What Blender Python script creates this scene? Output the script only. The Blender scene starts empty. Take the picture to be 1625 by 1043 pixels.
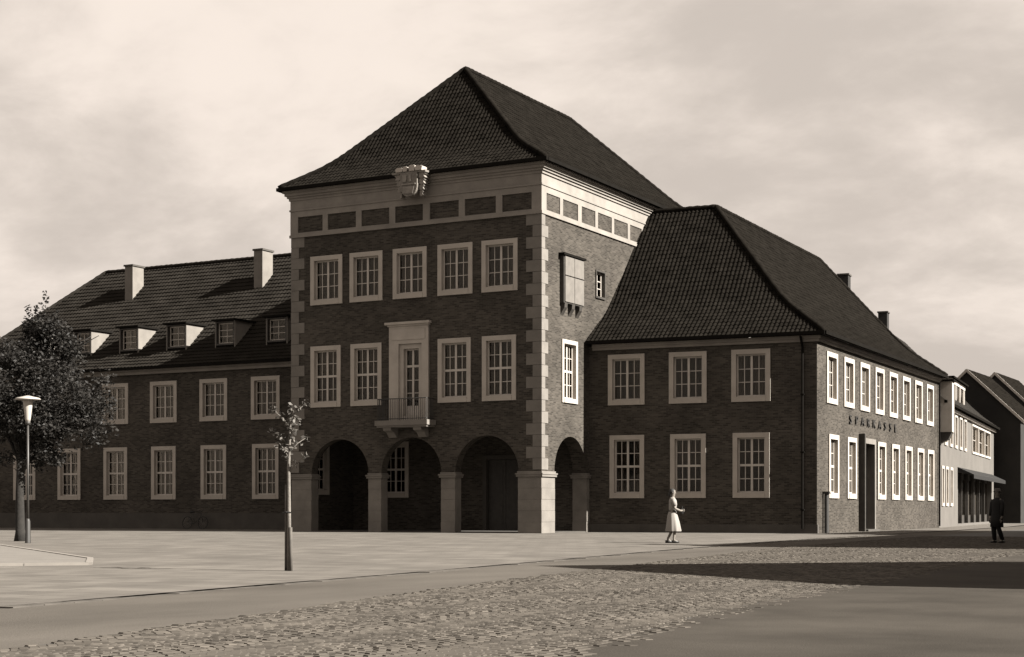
import bpy, bmesh, math, random
from mathutils import Vector, Matrix
from math import radians, sin, cos, pi, sqrt, atan2

# ------------------------------------------------------------------ camera, sky, sun
scn = bpy.context.scene
TH = radians(28.6)
cam = bpy.data.objects.new('camera', bpy.data.cameras.new('camera'))
scn.collection.objects.link(cam)
cam.location = (31.75, -60.897, 1.0)
cam.rotation_euler = (pi/2, 0, TH)
cam.data.sensor_width = 36.0
cam.data.lens = 36.0*2520/1625
cam.data.shift_y = (810-521.5)/1625
cam.data.clip_start = 0.1
cam.data.clip_end = 6000
scn.camera = cam

SUN_E, SUN_A = radians(34.6), radians(5.6)
sdir = Vector((cos(SUN_E)*cos(SUN_A), cos(SUN_E)*sin(SUN_A), sin(SUN_E)))
sl = bpy.data.lights.new('sun', 'SUN')
sl.energy = 5.0; sl.angle = radians(0.5); sl.color = (1.0, 0.965, 0.90)
sun = bpy.data.objects.new('sun', sl); scn.collection.objects.link(sun)
sun.rotation_euler = sdir.to_track_quat('Z', 'Y').to_euler()
sun.location = sdir*200

world = bpy.data.worlds.new('World'); scn.world = world; world.use_nodes = True
nt = world.node_tree; N = nt.nodes; LK = nt.links; N.clear()
sky = N.new('ShaderNodeTexSky'); sky.sky_type = 'NISHITA'; sky.sun_disc = False
sky.sun_elevation = SUN_E; sky.sun_rotation = pi/2-SUN_A; sky.dust_density = 2.0
bw = N.new('ShaderNodeRGBToBW'); LK.new(sky.outputs[0], bw.inputs[0])
tc = N.new('ShaderNodeTexCoord')
sep = N.new('ShaderNodeSeparateXYZ'); LK.new(tc.outputs['Generated'], sep.inputs[0])
def wmath(op, a, b=None, c=None):
    m = N.new('ShaderNodeMath'); m.operation = op
    for i, v in enumerate((a, b, c)):
        if v is None: continue
        if isinstance(v, (int, float)): m.inputs[i].default_value = v
        else: LK.new(v, m.inputs[i])
    return m.outputs[0]
zz = wmath('ADD', wmath('ABSOLUTE', sep.outputs[2]), 0.30)
cx = wmath('DIVIDE', sep.outputs[0], zz); cy = wmath('DIVIDE', sep.outputs[1], zz)
comb = N.new('ShaderNodeCombineXYZ'); LK.new(cx, comb.inputs[0]); LK.new(cy, comb.inputs[1])
def wnoise(scale, detail, rough, dist, loc, sc):
    n1 = N.new('ShaderNodeTexNoise'); n1.inputs['Scale'].default_value = scale; n1.inputs['Detail'].default_value = detail
    n1.inputs['Roughness'].default_value = rough; n1.inputs['Distortion'].default_value = dist
    mp = N.new('ShaderNodeMapping'); mp.inputs['Location'].default_value = loc; mp.inputs['Scale'].default_value = sc
    mp.inputs['Rotation'].default_value = (0, 0, radians(28))
    LK.new(comb.outputs[0], mp.inputs[0]); LK.new(mp.outputs[0], n1.inputs['Vector'])
    return n1.outputs['Fac']
nA = wnoise(1.5, 6, 0.55, 0.35, (1.2, 9.6, 0), (0.85, 1.0, 1)); nB = wnoise(4.6, 9, 0.60, 0.2, (0.4, 5.2, 0), (0.9, 1.0, 1))
nsum = wmath('ADD', wmath('MULTIPLY', nA, 0.62), wmath('MULTIPLY', nB, 0.38))
rmp = N.new('ShaderNodeMapRange'); rmp.inputs[1].default_value = 0.38; rmp.inputs[2].default_value = 0.62; rmp.interpolation_type = 'SMOOTHSTEP'
LK.new(nsum, rmp.inputs[0])
clear = wmath('MULTIPLY', bw.outputs[0], 0.55)
clear = wmath('MINIMUM', wmath('MAXIMUM', clear, 2.05), 2.7)
# cloud brightness 4.6 where the noise is high, thin veil of at least half cover elsewhere
cov = wmath('MULTIPLY_ADD', rmp.outputs[0], 0.62, 0.34)
val = wmath('ADD', wmath('MULTIPLY', clear, wmath('SUBTRACT', 1.0, cov)), wmath('MULTIPLY', 4.35, cov))
tint = N.new('ShaderNodeVectorMath'); tint.operation = 'SCALE'; tint.inputs[0].default_value = (1.0, 0.885, 0.79)
LK.new(val, tint.inputs['Scale'])
bg = N.new('ShaderNodeBackground'); bg.inputs['Strength'].default_value = 0.050
LK.new(tint.outputs[0], bg.inputs[0])
wo = N.new('ShaderNodeOutputWorld'); LK.new(bg.outputs[0], wo.inputs[0])

scn.view_settings.view_transform = 'Standard'; scn.view_settings.look = 'None'
scn.view_settings.gamma = 1.0; scn.view_settings.use_curve_mapping = False
scn.view_settings.exposure = 2.15
scn.render.engine = 'CYCLES'
scn.cycles.max_bounces = 6; scn.cycles.transparent_max_bounces = 8

random.seed(7)
rnd = random.Random(11)
COL = scn.collection

# ------------------------------------------------------------------ materials
MATS = {}
def tone(v, warm=1.0):
    return (v, v*(1-0.10*warm), v*(1-0.21*warm), 1)
def mat(name, v, rough=0.85, var=0.25, scale=3.0, warm=1.0, bump=0.0, bscale=40.0, island=0.0, spec=0.3, metal=0.0, coord='Object', stretch=None):
    m = bpy.data.materials.new(name); m.use_nodes = True
    t = m.node_tree; n = t.nodes; b = n['Principled BSDF']
    b.inputs['Roughness'].default_value = rough; b.inputs['Specular IOR Level'].default_value = spec
    b.inputs['Metallic'].default_value = metal
    c = n.new('ShaderNodeTexCoord')
    src = c.outputs[coord]
    if stretch:
        mpp = n.new('ShaderNodeMapping'); mpp.inputs['Scale'].default_value = stretch
        t.links.new(src, mpp.inputs[0]); src = mpp.outputs[0]
    nz = n.new('ShaderNodeTexNoise'); nz.inputs['Scale'].default_value = scale; nz.inputs['Detail'].default_value = 6
    nz.inputs['Roughness'].default_value = 0.62
    t.links.new(src, nz.inputs['Vector'])
    mr = n.new('ShaderNodeMapRange'); mr.inputs[1].default_value = 0.25; mr.inputs[2].default_value = 0.75
    mr.inputs[3].default_value = 1-var; mr.inputs[4].default_value = 1+var
    t.links.new(nz.outputs['Fac'], mr.inputs[0])
    f = mr.outputs[0]
    if island:
        g = n.new('ShaderNodeNewGeometry'); mi = n.new('ShaderNodeMapRange')
        mi.inputs[3].default_value = 1-island; mi.inputs[4].default_value = 1+island
        t.links.new(g.outputs['Random Per Island'], mi.inputs[0])
        mu = n.new('ShaderNodeMath'); mu.operation = 'MULTIPLY'
        t.links.new(f, mu.inputs[0]); t.links.new(mi.outputs[0], mu.inputs[1]); f = mu.outputs[0]
    vm = n.new('ShaderNodeVectorMath'); vm.operation = 'SCALE'; vm.inputs[0].default_value = tone(v, warm)[:3]
    t.links.new(f, vm.inputs['Scale']); t.links.new(vm.outputs[0], b.inputs['Base Color'])
    if bump:
        nb = n.new('ShaderNodeTexNoise'); nb.inputs['Scale'].default_value = bscale; nb.inputs['Detail'].default_value = 4
        t.links.new(c.outputs['Object'], nb.inputs['Vector'])
        bm = n.new('ShaderNodeBump'); bm.inputs['Strength'].default_value = bump; bm.inputs['Distance'].default_value = 0.02
        t.links.new(nb.outputs['Fac'], bm.inputs['Height']); t.links.new(bm.outputs[0], b.inputs['Normal'])
    MATS[name] = m
    return m

def brickmat(name, v, joint, w=0.25, h=0.075, mortar=0.011, var=0.4, big=0.22, rough=0.85, warm=1.3, offset=0.5, bump=0.35, jw=1.0):
    m = bpy.data.materials.new(name); m.use_nodes = True
    t = m.node_tree; n = t.nodes; b = n['Principled BSDF']
    b.inputs['Roughness'].default_value = rough; b.inputs['Specular IOR Level'].default_value = 0.04
    uv = n.new('ShaderNodeUVMap')
    br = n.new('ShaderNodeTexBrick'); br.offset = offset
    br.inputs['Scale'].default_value = 1.0; br.inputs['Brick Width'].default_value = w
    br.inputs['Row Height'].default_value = h; br.inputs['Mortar Size'].default_value = mortar
    br.inputs['Mortar Smooth'].default_value = 0.2; br.inputs['Bias'].default_value = 0.0
    a, c2 = tone(v*(1-var), warm), tone(v*(1+var), warm)
    br.inputs['Color1'].default_value = a; br.inputs['Color2'].default_value = c2
    br.inputs['Mortar'].default_value = tone(joint, jw)
    t.links.new(uv.outputs[0], br.inputs['Vector'])
    tc_ = n.new('ShaderNodeTexCoord')
    nz = n.new('ShaderNodeTexNoise'); nz.inputs['Scale'].default_value = 0.45; nz.inputs['Detail'].default_value = 7
    nz.inputs['Roughness'].default_value = 0.65
    t.links.new(tc_.outputs['Object'], nz.inputs['Vector'])
    mr = n.new('ShaderNodeMapRange'); mr.inputs[1].default_value = 0.28; mr.inputs[2].default_value = 0.72
    mr.inputs[3].default_value = 1-big; mr.inputs[4].default_value = 1+big
    t.links.new(nz.outputs['Fac'], mr.inputs[0])
    vm = n.new('ShaderNodeVectorMath'); vm.operation = 'SCALE'
    t.links.new(br.outputs['Color'], vm.inputs[0]); t.links.new(mr.outputs[0], vm.inputs['Scale'])
    t.links.new(vm.outputs[0], b.inputs['Base Color'])
    bm = n.new('ShaderNodeBump'); bm.inputs['Strength'].default_value = bump; bm.inputs['Distance'].default_value = 0.01
    bm.invert = True
    t.links.new(br.outputs['Fac'], bm.inputs['Height']); t.links.new(bm.outputs[0], b.inputs['Normal'])
    MATS[name] = m
    return m

brickmat('brick', 0.040, 0.050, big=0.30)
mat('stone_trim', 0.2750, 0.85, 0.16, 1.3, 1.0, 0.2, 30)
mat('shutter', 0.0945, 0.8, 0.2, 3, 1.0)
mat('stone', 0.1120, 0.85, 0.22, 1.3, 1.0, 0.25, 30)
mat('stone_block', 0.1150, 0.85, 0.28, 0.9, 1.0, 0.3, 25)
mat('frieze_stone', 0.1550, 0.85, 0.22, 1.1, 1.0, 0.25, 30)
mat('plinth', 0.0450, 0.9, 0.25, 1.2, 1.1, 0.3, 20)
mat('paint', 0.3300, 0.55, 0.12, 2.0, 0.9)
mat('tile', 0.0078, 0.9, 0.5, 2.2, 1.3, 0.15, 18, spec=0.0)
mat('tile_left', 0.0158, 0.9, 0.35, 0.8, 1.2, 0.15, 18, spec=0.0)
mat('tile_pale', 0.0153, 0.9, 0.3, 0.6, 1.1, spec=0.05)
mat('iron', 0.018, 0.6, 0.2, 5, 1.0, spec=0.4)
mat('gutter', 0.008, 0.8, 0.2, 3, 1.0, spec=0.0)
mat('curtain', 0.0550, 0.95, 0.2, 6, 0.9)
mat('dark_wood', 0.03, 0.6, 0.3, 4, 1.2)
mat('render_wall', 0.0765, 0.9, 0.14, 0.8, 0.9, 0.15, 12)
mat('white_wall', 0.0765, 0.9, 0.16, 0.7, 0.95, 0.15, 12)
mat('dark_wall', 0.014, 0.9, 0.3, 0.9, 1.0)
mat('chimney_plaster', 0.1170, 0.9, 0.2, 1.5, 1.0)
mat('relief', 0.1530, 0.8, 0.3, 5, 1.0)
mat('shield', 0.11, 0.7, 0.35, 4, 1.1)
mat('bark', 0.014, 0.95, 0.4, 9, 1.2, 0.5, 25)
mat('bark_pale', 0.1080, 0.9, 0.3, 9, 1.0, 0.4, 25)
mat('stake', 0.06, 0.9, 0.3, 9, 1.1)
mat('gutter_stone', 0.058, 0.9, 0.35, 2, 1.0, island=0.3, spec=0.03)
mat('setts', 0.0550, 0.9, 0.25, 1.1, 1.2, island=0.36, spec=0.03)
mat('sett_bed', 0.0324, 0.95, 0.3, 2, 1.1)
mat('asphalt', 0.036, 0.95, 0.34, 0.5, 1.2, 0.3, 60, spec=0.03)
mat('strip', 0.0630, 0.95, 0.24, 0.6, 1.1, 0.3, 50, stretch=(1, 0.35, 1), spec=0.03)
mat('bed', 0.0990, 0.95, 0.18, 1.2, 1.0, 0.3, 30)
mat('bed_stone', 0.1350, 0.85, 0.15, 2, 1.0)
mat('lamp_metal', 0.03, 0.5, 0.15, 4, 0.9, spec=0.4)
mat('lamp_white', 0.2700, 0.4, 0.06, 4, 0.9)
mat('cloth_white', 0.1710, 0.9, 0.08, 6, 0.8)
mat('cloth_dark', 0.0060, 0.9, 0.2, 6, 1.0)
mat('cloth_grey', 0.06, 0.9, 0.2, 6, 1.0)
mat('skin', 0.1260, 0.7, 0.06, 6, 1.2)
mat('hair', 0.012, 0.7, 0.2, 9, 1.2)
mat('shoe', 0.02, 0.5, 0.1, 6, 1.0)
mat('letter', 0.02, 0.6, 0.2, 4, 1.0)
mat('rubber', 0.01, 0.7, 0.1, 6, 1.0)
brickmat('paving', 0.089, 0.058, w=0.62, h=0.62, mortar=0.014, var=0.14, big=0.20, rough=0.92, warm=0.95, bump=0.2)

def glassmat():
    m = bpy.data.materials.new('glass'); m.use_nodes = True
    t = m.node_tree; n = t.nodes; n.clear()
    tr = n.new('ShaderNodeBsdfTransparent'); tr.inputs[0].default_value = (0.78, 0.75, 0.70, 1)
    gl = n.new('ShaderNodeBsdfGlossy'); gl.inputs['Roughness'].default_value = 0.06
    gl.inputs['Color'].default_value = (0.45, 0.43, 0.40, 1)
    fr = n.new('ShaderNodeFresnel'); fr.inputs[0].default_value = 1.45
    nz = n.new('ShaderNodeTexNoise'); nz.inputs['Scale'].default_value = 1.2
    tcn = n.new('ShaderNodeNewGeometry'); t.links.new(tcn.outputs['Position'], nz.inputs['Vector'])
    bp = n.new('ShaderNodeBump'); bp.inputs['Strength'].default_value = 0.15; bp.inputs['Distance'].default_value = 0.05
    t.links.new(nz.outputs['Fac'], bp.inputs['Height']); t.links.new(bp.outputs[0], gl.inputs['Normal'])
    mx = n.new('ShaderNodeMixShader'); o = n.new('ShaderNodeOutputMaterial')
    t.links.new(fr.outputs[0], mx.inputs[0]); t.links.new(tr.outputs[0], mx.inputs[1]); t.links.new(gl.outputs[0], mx.inputs[2])
    t.links.new(mx.outputs[0], o.inputs[0]); MATS['glass'] = m
glassmat()

def leafmat(name, v):
    m = mat(name, v, 0.55, 0.25, 2.0, 0.9, island=0.45, spec=0.12)
    t = m.node_tree; n = t.nodes; b = n['Principled BSDF']; o = n['Material Output']
    tl = n.new('ShaderNodeBsdfTranslucent'); src = b.inputs['Base Color'].links[0].from_socket
    t.links.new(src, tl.inputs[0])
    mx = n.new('ShaderNodeMixShader'); mx.inputs[0].default_value = 0.25
    t.links.new(b.outputs[0], mx.inputs[1]); t.links.new(tl.outputs[0], mx.inputs[2]); t.links.new(mx.outputs[0], o.inputs[0])
leafmat('leaf', 0.020); leafmat('leaf_pale', 0.080)

# ------------------------------------------------------------------ mesh helpers
class MB:
    def __init__(s): s.v = []; s.f = []
    def vert(s, p): s.v.append(tuple(p)); return len(s.v)-1
    def face(s, *ps):
        s.f.append([s.vert(p) for p in ps])
    def quad(s, a, b, c, d): s.face(a, b, c, d)
    def box(s, x0, x1, y0, y1, z0, z1, F=None):
        P = [(x, y, z) for z in (z0, z1) for y in (y0, y1) for x in (x0, x1)]
        if F: P = [F(*p) for p in P]
        i0 = len(s.v); s.v += [tuple(p) for p in P]
        for q in ((0, 2, 3, 1), (4, 5, 7, 6), (0, 1, 5, 4), (2, 6, 7, 3), (0, 4, 6, 2), (1, 3, 7, 5)):
            s.f.append([i0+i for i in q])
    def prism(s, poly, z0, z1):
        n = len(poly); i0 = len(s.v)
        s.v += [(p[0], p[1], z0) for p in poly]+[(p[0], p[1], z1) for p in poly]
        s.f.append([i0+i for i in range(n)][::-1]); s.f.append([i0+n+i for i in range(n)])
        for i in range(n): j = (i+1) % n; s.f.append([i0+i, i0+j, i0+n+j, i0+n+i])
    def extr(s, poly, y0, y1, F=None):      # poly in (x,z), extruded in y
        n = len(poly); i0 = len(s.v)
        P = [(p[0], y0, p[1]) for p in poly]+[(p[0], y1, p[1]) for p in poly]
        if F: P = [F(*p) for p in P]
        s.v += [tuple(p) for p in P]
        s.f.append([i0+i for i in range(n)]); s.f.append([i0+n+i for i in range(n)][::-1])
        for i in range(n): j = (i+1) % n; s.f.append([i0+j, i0+i, i0+n+i, i0+n+j])
    def tube(s, pts, rad, seg=8, cap=True, squash=None):
        pts = [Vector(p) for p in pts]; n = len(pts); i0 = len(s.v)
        if isinstance(rad, (int, float)): rad = [rad]*n
        up = None
        for i, p in enumerate(pts):
            d = (pts[min(i+1, n-1)]-pts[max(i-1, 0)]).normalized()
            if up is None:
                up = Vector((0, 0, 1)) if abs(d.z) < 0.9 else Vector((1, 0, 0))
            a = d.cross(up)
            if a.length < 1e-4: a = d.cross(Vector((0, 1, 0)))
            a.normalize(); b = a.cross(d).normalized(); up = b
            for k in range(seg):
                t = 2*pi*k/seg; q = p+(a*cos(t)+b*sin(t))*rad[i]
                s.v.append(tuple(q))
        for i in range(n-1):
            for k in range(seg):
                k2 = (k+1) % seg
                s.f.append([i0+i*seg+k, i0+i*seg+k2, i0+(i+1)*seg+k2, i0+(i+1)*seg+k])
        if cap:
            s.f.append([i0+k for k in range(seg)][::-1]); s.f.append([i0+(n-1)*seg+k for k in range(seg)])
    def lathe(s, prof, c=(0, 0, 0), seg=20):
        i0 = len(s.v); n = len(prof)
        for r, z in prof:
            for k in range(seg):
                t = 2*pi*k/seg; s.v.append((c[0]+r*cos(t), c[1]+r*sin(t), c[2]+z))
        for i in range(n-1):
            for k in range(seg):
                k2 = (k+1) % seg; s.f.append([i0+i*seg+k, i0+i*seg+k2, i0+(i+1)*seg+k2, i0+(i+1)*seg+k])
        s.f.append([i0+k for k in range(seg)][::-1]); s.f.append([i0+(n-1)*seg+k for k in range(seg)])
    def mesh(s, name, m, smooth=False, off=(0, 0, 0)):
        me = bpy.data.meshes.new(name)
        me.from_pydata(s.v, [], s.f); me.update()
        uv = me.uv_layers.new(name='UVMap').data
        for p in me.polygons:
            nx, ny, nz = p.normal
            if abs(nz) > 0.7:
                for li in p.loop_indices:
                    c = me.vertices[me.loops[li].vertex_index].co; uv[li].uv = (c.x, c.y)
            else:
                l = sqrt(nx*nx+ny*ny) or 1; ux, uy = -ny/l, nx/l
                for li in p.loop_indices:
                    c = me.vertices[me.loops[li].vertex_index].co; uv[li].uv = (c.x*ux+c.y*uy, c.z)
        if smooth:
            me.polygons.foreach_set('use_smooth', [True]*len(me.polygons))
        if tuple(off) != (0, 0, 0): me.transform(Matrix.Translation(-Vector(off)))
        if m: me.materials.append(MATS[m])
        return me
    def obj(s, name, m, parent=None, smooth=False):
        off = parent.matrix_basis.translation if (parent is not None and parent.parent is None and parent.type == 'EMPTY') else Vector((0, 0, 0))
        me = s.mesh(name, m, smooth, off)
        return link(name, me, parent)
def link(name, me, parent=None, loc=(0, 0, 0), rz=0):
    o = bpy.data.objects.new(name, me); COL.objects.link(o)
    o.location = loc; o.rotation_euler = (0, 0, rz)
    if parent is not None: o.parent = parent
    return o
def tag(o, label=None, cat=None, group=None, kind=None):
    if label: o['label'] = label
    if cat: o['category'] = cat
    if group: o['group'] = group
    if kind: o['kind'] = kind
    return o
def thing(name, loc, label, cat, group=None, rz=0):
    o = bpy.data.objects.new(name, None); COL.objects.link(o); o.location = loc; o.rotation_euler = (0, 0, rz)
    o.empty_display_size = 0.5
    o.matrix_basis = Matrix.Translation(loc) @ Matrix.Rotation(rz, 4, 'Z')
    return tag(o, label, cat, group)

class Frame:
    """vertical wall frame: s along the wall, d outward from it, z up"""
    def __init__(s, O, ang): s.O = Vector((O[0], O[1])); s.a = ang; s.u = Vector((cos(ang), sin(ang))); s.n = Vector((sin(ang), -cos(ang)))
    def p(s, a, d, z): q = s.O+s.u*a+s.n*d; return (q.x, q.y, z)
    def __call__(s, a, d, z): return s.p(a, d, z)

def wall_cells(mb, F, s0, s1, z0, z1, holes, depth=0.3, d=0.0):
    ss = sorted({s0, s1, *[h[0] for h in holes], *[h[1] for h in holes]}); ss = [s for s in ss if s0 <= s <= s1]
    zs = sorted({z0, z1, *[h[2] for h in holes], *[h[3] for h in holes]}); zs = [z for z in zs if z0 <= z <= z1]
    for i in range(len(ss)-1):
        for j in range(len(zs)-1):
            a, b = (ss[i]+ss[i+1])/2, (zs[j]+zs[j+1])/2
            if any(h[0] < a < h[1] and h[2] < b < h[3] for h in holes): continue
            mb.quad(F(ss[i], d, zs[j]), F(ss[i+1], d, zs[j]), F(ss[i+1], d, zs[j+1]), F(ss[i], d, zs[j+1]))
    for a, b, c, e in holes:
        for (p, q) in (((a, c), (a, e)), ((a, e), (b, e)), ((b, e), (b, c)), ((b, c), (a, c))):
            mb.quad(F(p[0], d, p[1]), F(q[0], d, q[1]), F(q[0], d-depth, q[1]), F(p[0], d-depth, p[1]))

WCACHE = {}
def window_meshes(w, h, style, sm):
    """local: x along wall from centre, y inward, z from sill bottom. w,h outer size of stone surround"""
    key = (round(w, 2), round(h, 2), style, sm)
    if key in WCACHE: return WCACHE[key]
    fw = {'plain': 0.16, 'tall': 0.18, 'small': 0.07, 'shop': 0.12}.get(style, 0.21); fb = fw+0.02
    hw = w/2; iw = hw-fw; z0 = fb; z1 = h-fw
    m = MB()                         # stone surround, one ring of four members butted end to end
    D0, D1 = -0.055, 0.20
    m.box(-hw, -iw, D0, D1, 0, h); m.box(iw, hw, D0, D1, 0, h)
    m.box(-iw, iw, D0, D1, z1, h); m.box(-iw, iw, D0-0.02, D1, 0, z0)
    sur = m.mesh('window', sm)
    f = MB(); y0, y1 = 0.13, 0.19; e = 0.065
    f.box(-iw, -iw+e, y0, y1, z0, z1); f.box(iw-e, iw, y0, y1, z0, z1)
    f.box(-iw+e, iw-e, y0, y1, z0, z0+e); f.box(-iw+e, iw-e, y0, y1, z1-e, z1)
    c = 0.05; lights = []; bars = []
    if style in ('small',):
        lights = [(-iw+e, iw-e, z0+e, z1-e)]; grid = (2, 3)
    elif style == 'shop':
        f.box(-c, c, y0, y1, z0+e, z1-e); lights = [(-iw+e, -c, z0+e, z1-e), (c, iw-e, z0+e, z1-e)]; grid = (1, 2)
    elif style == 'square':
        f.box(-c, c, y0-0.012, y1, z0+e, z1-e)
        lights = [(-iw+e, -c, z0+e, z1-e), (c, iw-e, z0+e, z1-e)]; grid = (2, 3)
    else:
        zt = z0+(z1-z0)*(0.5 if style != 'door' else 0.74)
        f.box(-c, c, y0-0.012, y1, z0+e, zt-c); f.box(-c, c, y0-0.012, y1, zt+c, z1-e); f.box(-iw+e, iw-e, y0-0.02, y1, zt-c, zt+c)
        zb = z0+e if style != 'door' else z0+0.45
        if style == 'door': f.box(-iw+e, -c, y0+0.005, y1, z0+e, zb); f.box(c, iw-e, y0+0.005, y1, z0+e, zb)
        lights = [(-iw+e, -c, zb, zt-c), (c, iw-e, zb, zt-c), (-iw+e, -c, zt+c, z1-e), (c, iw-e, zt+c, z1-e)]; grid = (2, 2)
    fr = f.mesh('sash_frame', 'paint')
    g = MB()
    for k, (a, b, p, q) in enumerate(lights):
        nx, nz = grid
        if style == 'door': nx, nz = (1, 3) if k < 2 else (1, 1)
        for i in range(1, nx):
            x = a+(b-a)*i/nx; g.box(x-0.016, x+0.016, y0+0.01, y1-0.01, p, q)
        for i in range(1, nz):
            z = p+(q-p)*i/nz; g.box(a, b, y0+0.015, y1-0.015, z-0.016, z+0.016)
    gb = g.mesh('glazing_bars', 'paint') if g.v else None
    panes = []
    for (a, b, p, q) in lights:
        k = MB(); k.box(a-0.01, b+0.01, 0.155, 0.163, p-0.01, q+0.01)
        k.v = [(x-(a+b)/2, y, z-(p+q)/2) for x, y, z in k.v]
        panes.append((k.mesh('pane', 'glass'), ((a+b)/2, 0, (p+q)/2)))
    curt = []
    for var_ in range(6):
        k = MB(); nseg = 26
        spans = (((0.0, 0.30), (0.70, 1.0)), ((0.0, 0.42), (0.66, 1.0)), ((0.0, 0.20), (0.55, 1.0)), ((0.60, 1.0),), ((0.0, 1.0),), ((0.0, 0.15), (0.85, 1.0)))[var_]
        for (p0, p1) in spans:
            prev = None
            for i in range(nseg+1):
                t = p0+(p1-p0)*i/nseg; x = -iw+2*iw*t; y = 0.36+0.022*sin(i*0.95+var_)
                zb_ = z0+0.05 if var_ != 4 else z0+(z1-z0)*0.55
                if prev: k.quad((prev[0], prev[1], zb_), (x, y, zb_), (x, y, z1), (prev[0], prev[1], z1))
                prev = (x, y)
        curt.append(k.mesh('curtain', 'curtain'))
    WCACHE[key] = (sur, fr, gb, panes, curt, (iw, z0, z1))
    return WCACHE[key]

def add_window(parent, F, s0, s1, z0, z1, style='cross', curtain=True, label=None, sm='stone_trim', d=0.0, only=None):
    """places a window part with sub-parts; returns the wall hole"""
    w, h = s1-s0, z1-z0
    sur, fr, gb, panes, curt, (iw, a, b) = window_meshes(w, h, style, sm)
    q = F((s0+s1)/2, d, z0); pl = parent.matrix_basis.translation
    o = link('window', sur, parent, (q[0]-pl.x, q[1]-pl.y, q[2]-pl.z), F.a)
    if label: o['label'] = label
    link('sash_frame', fr, o)
    if gb: link('glazing_bars', gb, o)
    for me, l in panes: link('pane', me, o, l)
    if curtain and rnd.random() < 0.85: link('curtain', curt[rnd.randrange(6)], o)
    fw = w/2-iw
    return (s0+fw*0.5, s1-fw*0.5, z0+a*0.5, z0+b+fw*0.5)

def Hprof(t, H, tb, hb):
    """flared roof profile 0..1 -> height; kick at the eaves up to tb"""
    k0 = hb/tb; k1 = (1-hb)/(1-tb); w = 0.10
    def seg(x): return k0*x if x < tb else hb+k1*(x-tb)
    if abs(t-tb) < w:
        x = (t-tb+w)/(2*w); return H*(seg(tb-w)+k0*2*w*x+(k1-k0)*w*x*x)
    return H*seg(t)

def roof_face(mb, E0, E1, A0, A1, z0, prof, tw=0.205, course=0.31, amp=0.050, lift=0.022, sub=4, plain=False):
    """tiled slope: eave E0->E1, top A0->A1 (plan points; eave direction has the roof inside on its left)"""
    E0, E1, A0, A1 = [Vector(p) for p in (E0, E1, A0, A1)]
    d = (E1-E0).normalized(); n = Vector((-d.y, d.x)); L = (A0-E0).dot(n)
    ts = [0.0]; t = 0.0
    while t < 1:       # courses of equal length up the slope
        dz = (prof(min(t+0.01, 1))-prof(t))/0.01 if t < 0.99 else (prof(1)-prof(0.99))/0.01
        t += course/sqrt(L*L+dz*dz); ts.append(min(t, 1.0))
    a0, a1 = 0.0, (E1-E0).dot(d); b0, b1 = (A0-E0).dot(d), (A1-E0).dot(d)
    lo, hi = min(a0, b0), max(a1, b1)
    K = int(math.ceil((hi-lo)/tw*sub)); 
    wave = [0.0, 0.75, 1.0, 0.45] if sub == 4 else [0.0, 1.0]
    rows = []
    for i in range(len(ts)-1):
        for (t, up) in ((ts[i], lift), (ts[i+1], 0.0)):
            la, ra = a0+(b0-a0)*t, a1+(b1-a1)*t
            dz = (prof(min(t+0.005, 1))-prof(max(t-0.005, 0)))/(min(t+0.005, 1)-max(t-0.005, 0))
            sl = sqrt(L*L+dz*dz); nn = (-dz/sl, L/sl)
            row = []
            for k in range(K+1):
                a = min(max(lo+k*tw/sub, la), ra)
                o = up+(0 if plain else amp*wave[k % sub])
                o += 0.004*sin(a*3.1+i*1.7)+0.003*sin(a*17+i*5.3)
                p = E0+d*a+n*(L*t+nn[0]*o)
                row.append(mb.vert((p.x, p.y, z0+prof(t)+nn[1]*o)))
            rows.append(row)
    for r in range(len(rows)-1):
        A, B = rows[r], rows[r+1]
        for k in range(K):
            va, vb, vc, vd = A[k], A[k+1], B[k+1], B[k]
            if abs(Vector(mb.v[va])[0]-mb.v[vb][0])+abs(mb.v[va][1]-mb.v[vb][1]) < 1e-4 and abs(mb.v[vd][0]-mb.v[vc][0])+abs(mb.v[vd][1]-mb.v[vc][1]) < 1e-4: continue
            mb.f.append([va, vb, vc, vd])

def line_isect(p, d, q, e):
    p, d, q, e = [Vector(x) for x in (p, d, q, e)]
    den = d.x*e.y-d.y*e.x; t = ((q.x-p.x)*e.y-(q.y-p.y)*e.x)/den
    return p+d*t

# ------------------------------------------------------------------ ground
def sheet(name, poly, z, m, parent=None, kind='structure'):
    b = MB(); b.face(*[(x, y, z) for x, y in poly])
    o = b.obj(name, m, parent)
    if kind and parent is None: o['kind'] = kind
    return o
sheet('ground', [(-2500, -2500), (2500, -2500), (2500, 2500), (-2500, 2500)], -0.06, 'asphalt')
KERB = [(22.6, -75), (20.3, -57), (19.28, -49.06), (18.7, -44.1), (18.1, -38.5), (17.0, -30.5), (15.8, -21.8), (14.6, -10), (13.9, 2), (13.2, 20), (11.9, 40), (9.3, 64), (4, 95)]
COBW = [(24.6, -62), (23.3, -54), (22.81, -51.42), (22.24, -48.68), (21.46, -44.76), (20.64, -40.38), (20.14, -37.0), (19.0, -29.5), (17.9, -21.8), (16.9, -10), (16.3, 2), (15.6, 20), (14.3, 40), (11.7, 64), (6, 95)]
COBE = [(28.4, -62), (27.0, -54), (26.7, -50.5), (26.16, -47.36), (25.85, -44.4), (25.7, -42), (25.4, -37), (24.9, -29.5), (24.2, -21.8), (23.2, -10), (22.3, 2), (21.2, 20), (19.5, 40), (17, 64), (11, 95)]
def xat(poly, y):
    for (x0, y0), (x1, y1) in zip(poly, poly[1:]):
        if y0 <= y <= y1: return x0+(x1-x0)*(y-y0)/(y1-y0)
    return poly[0][0] if y < poly[0][1] else poly[-1][0]
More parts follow.
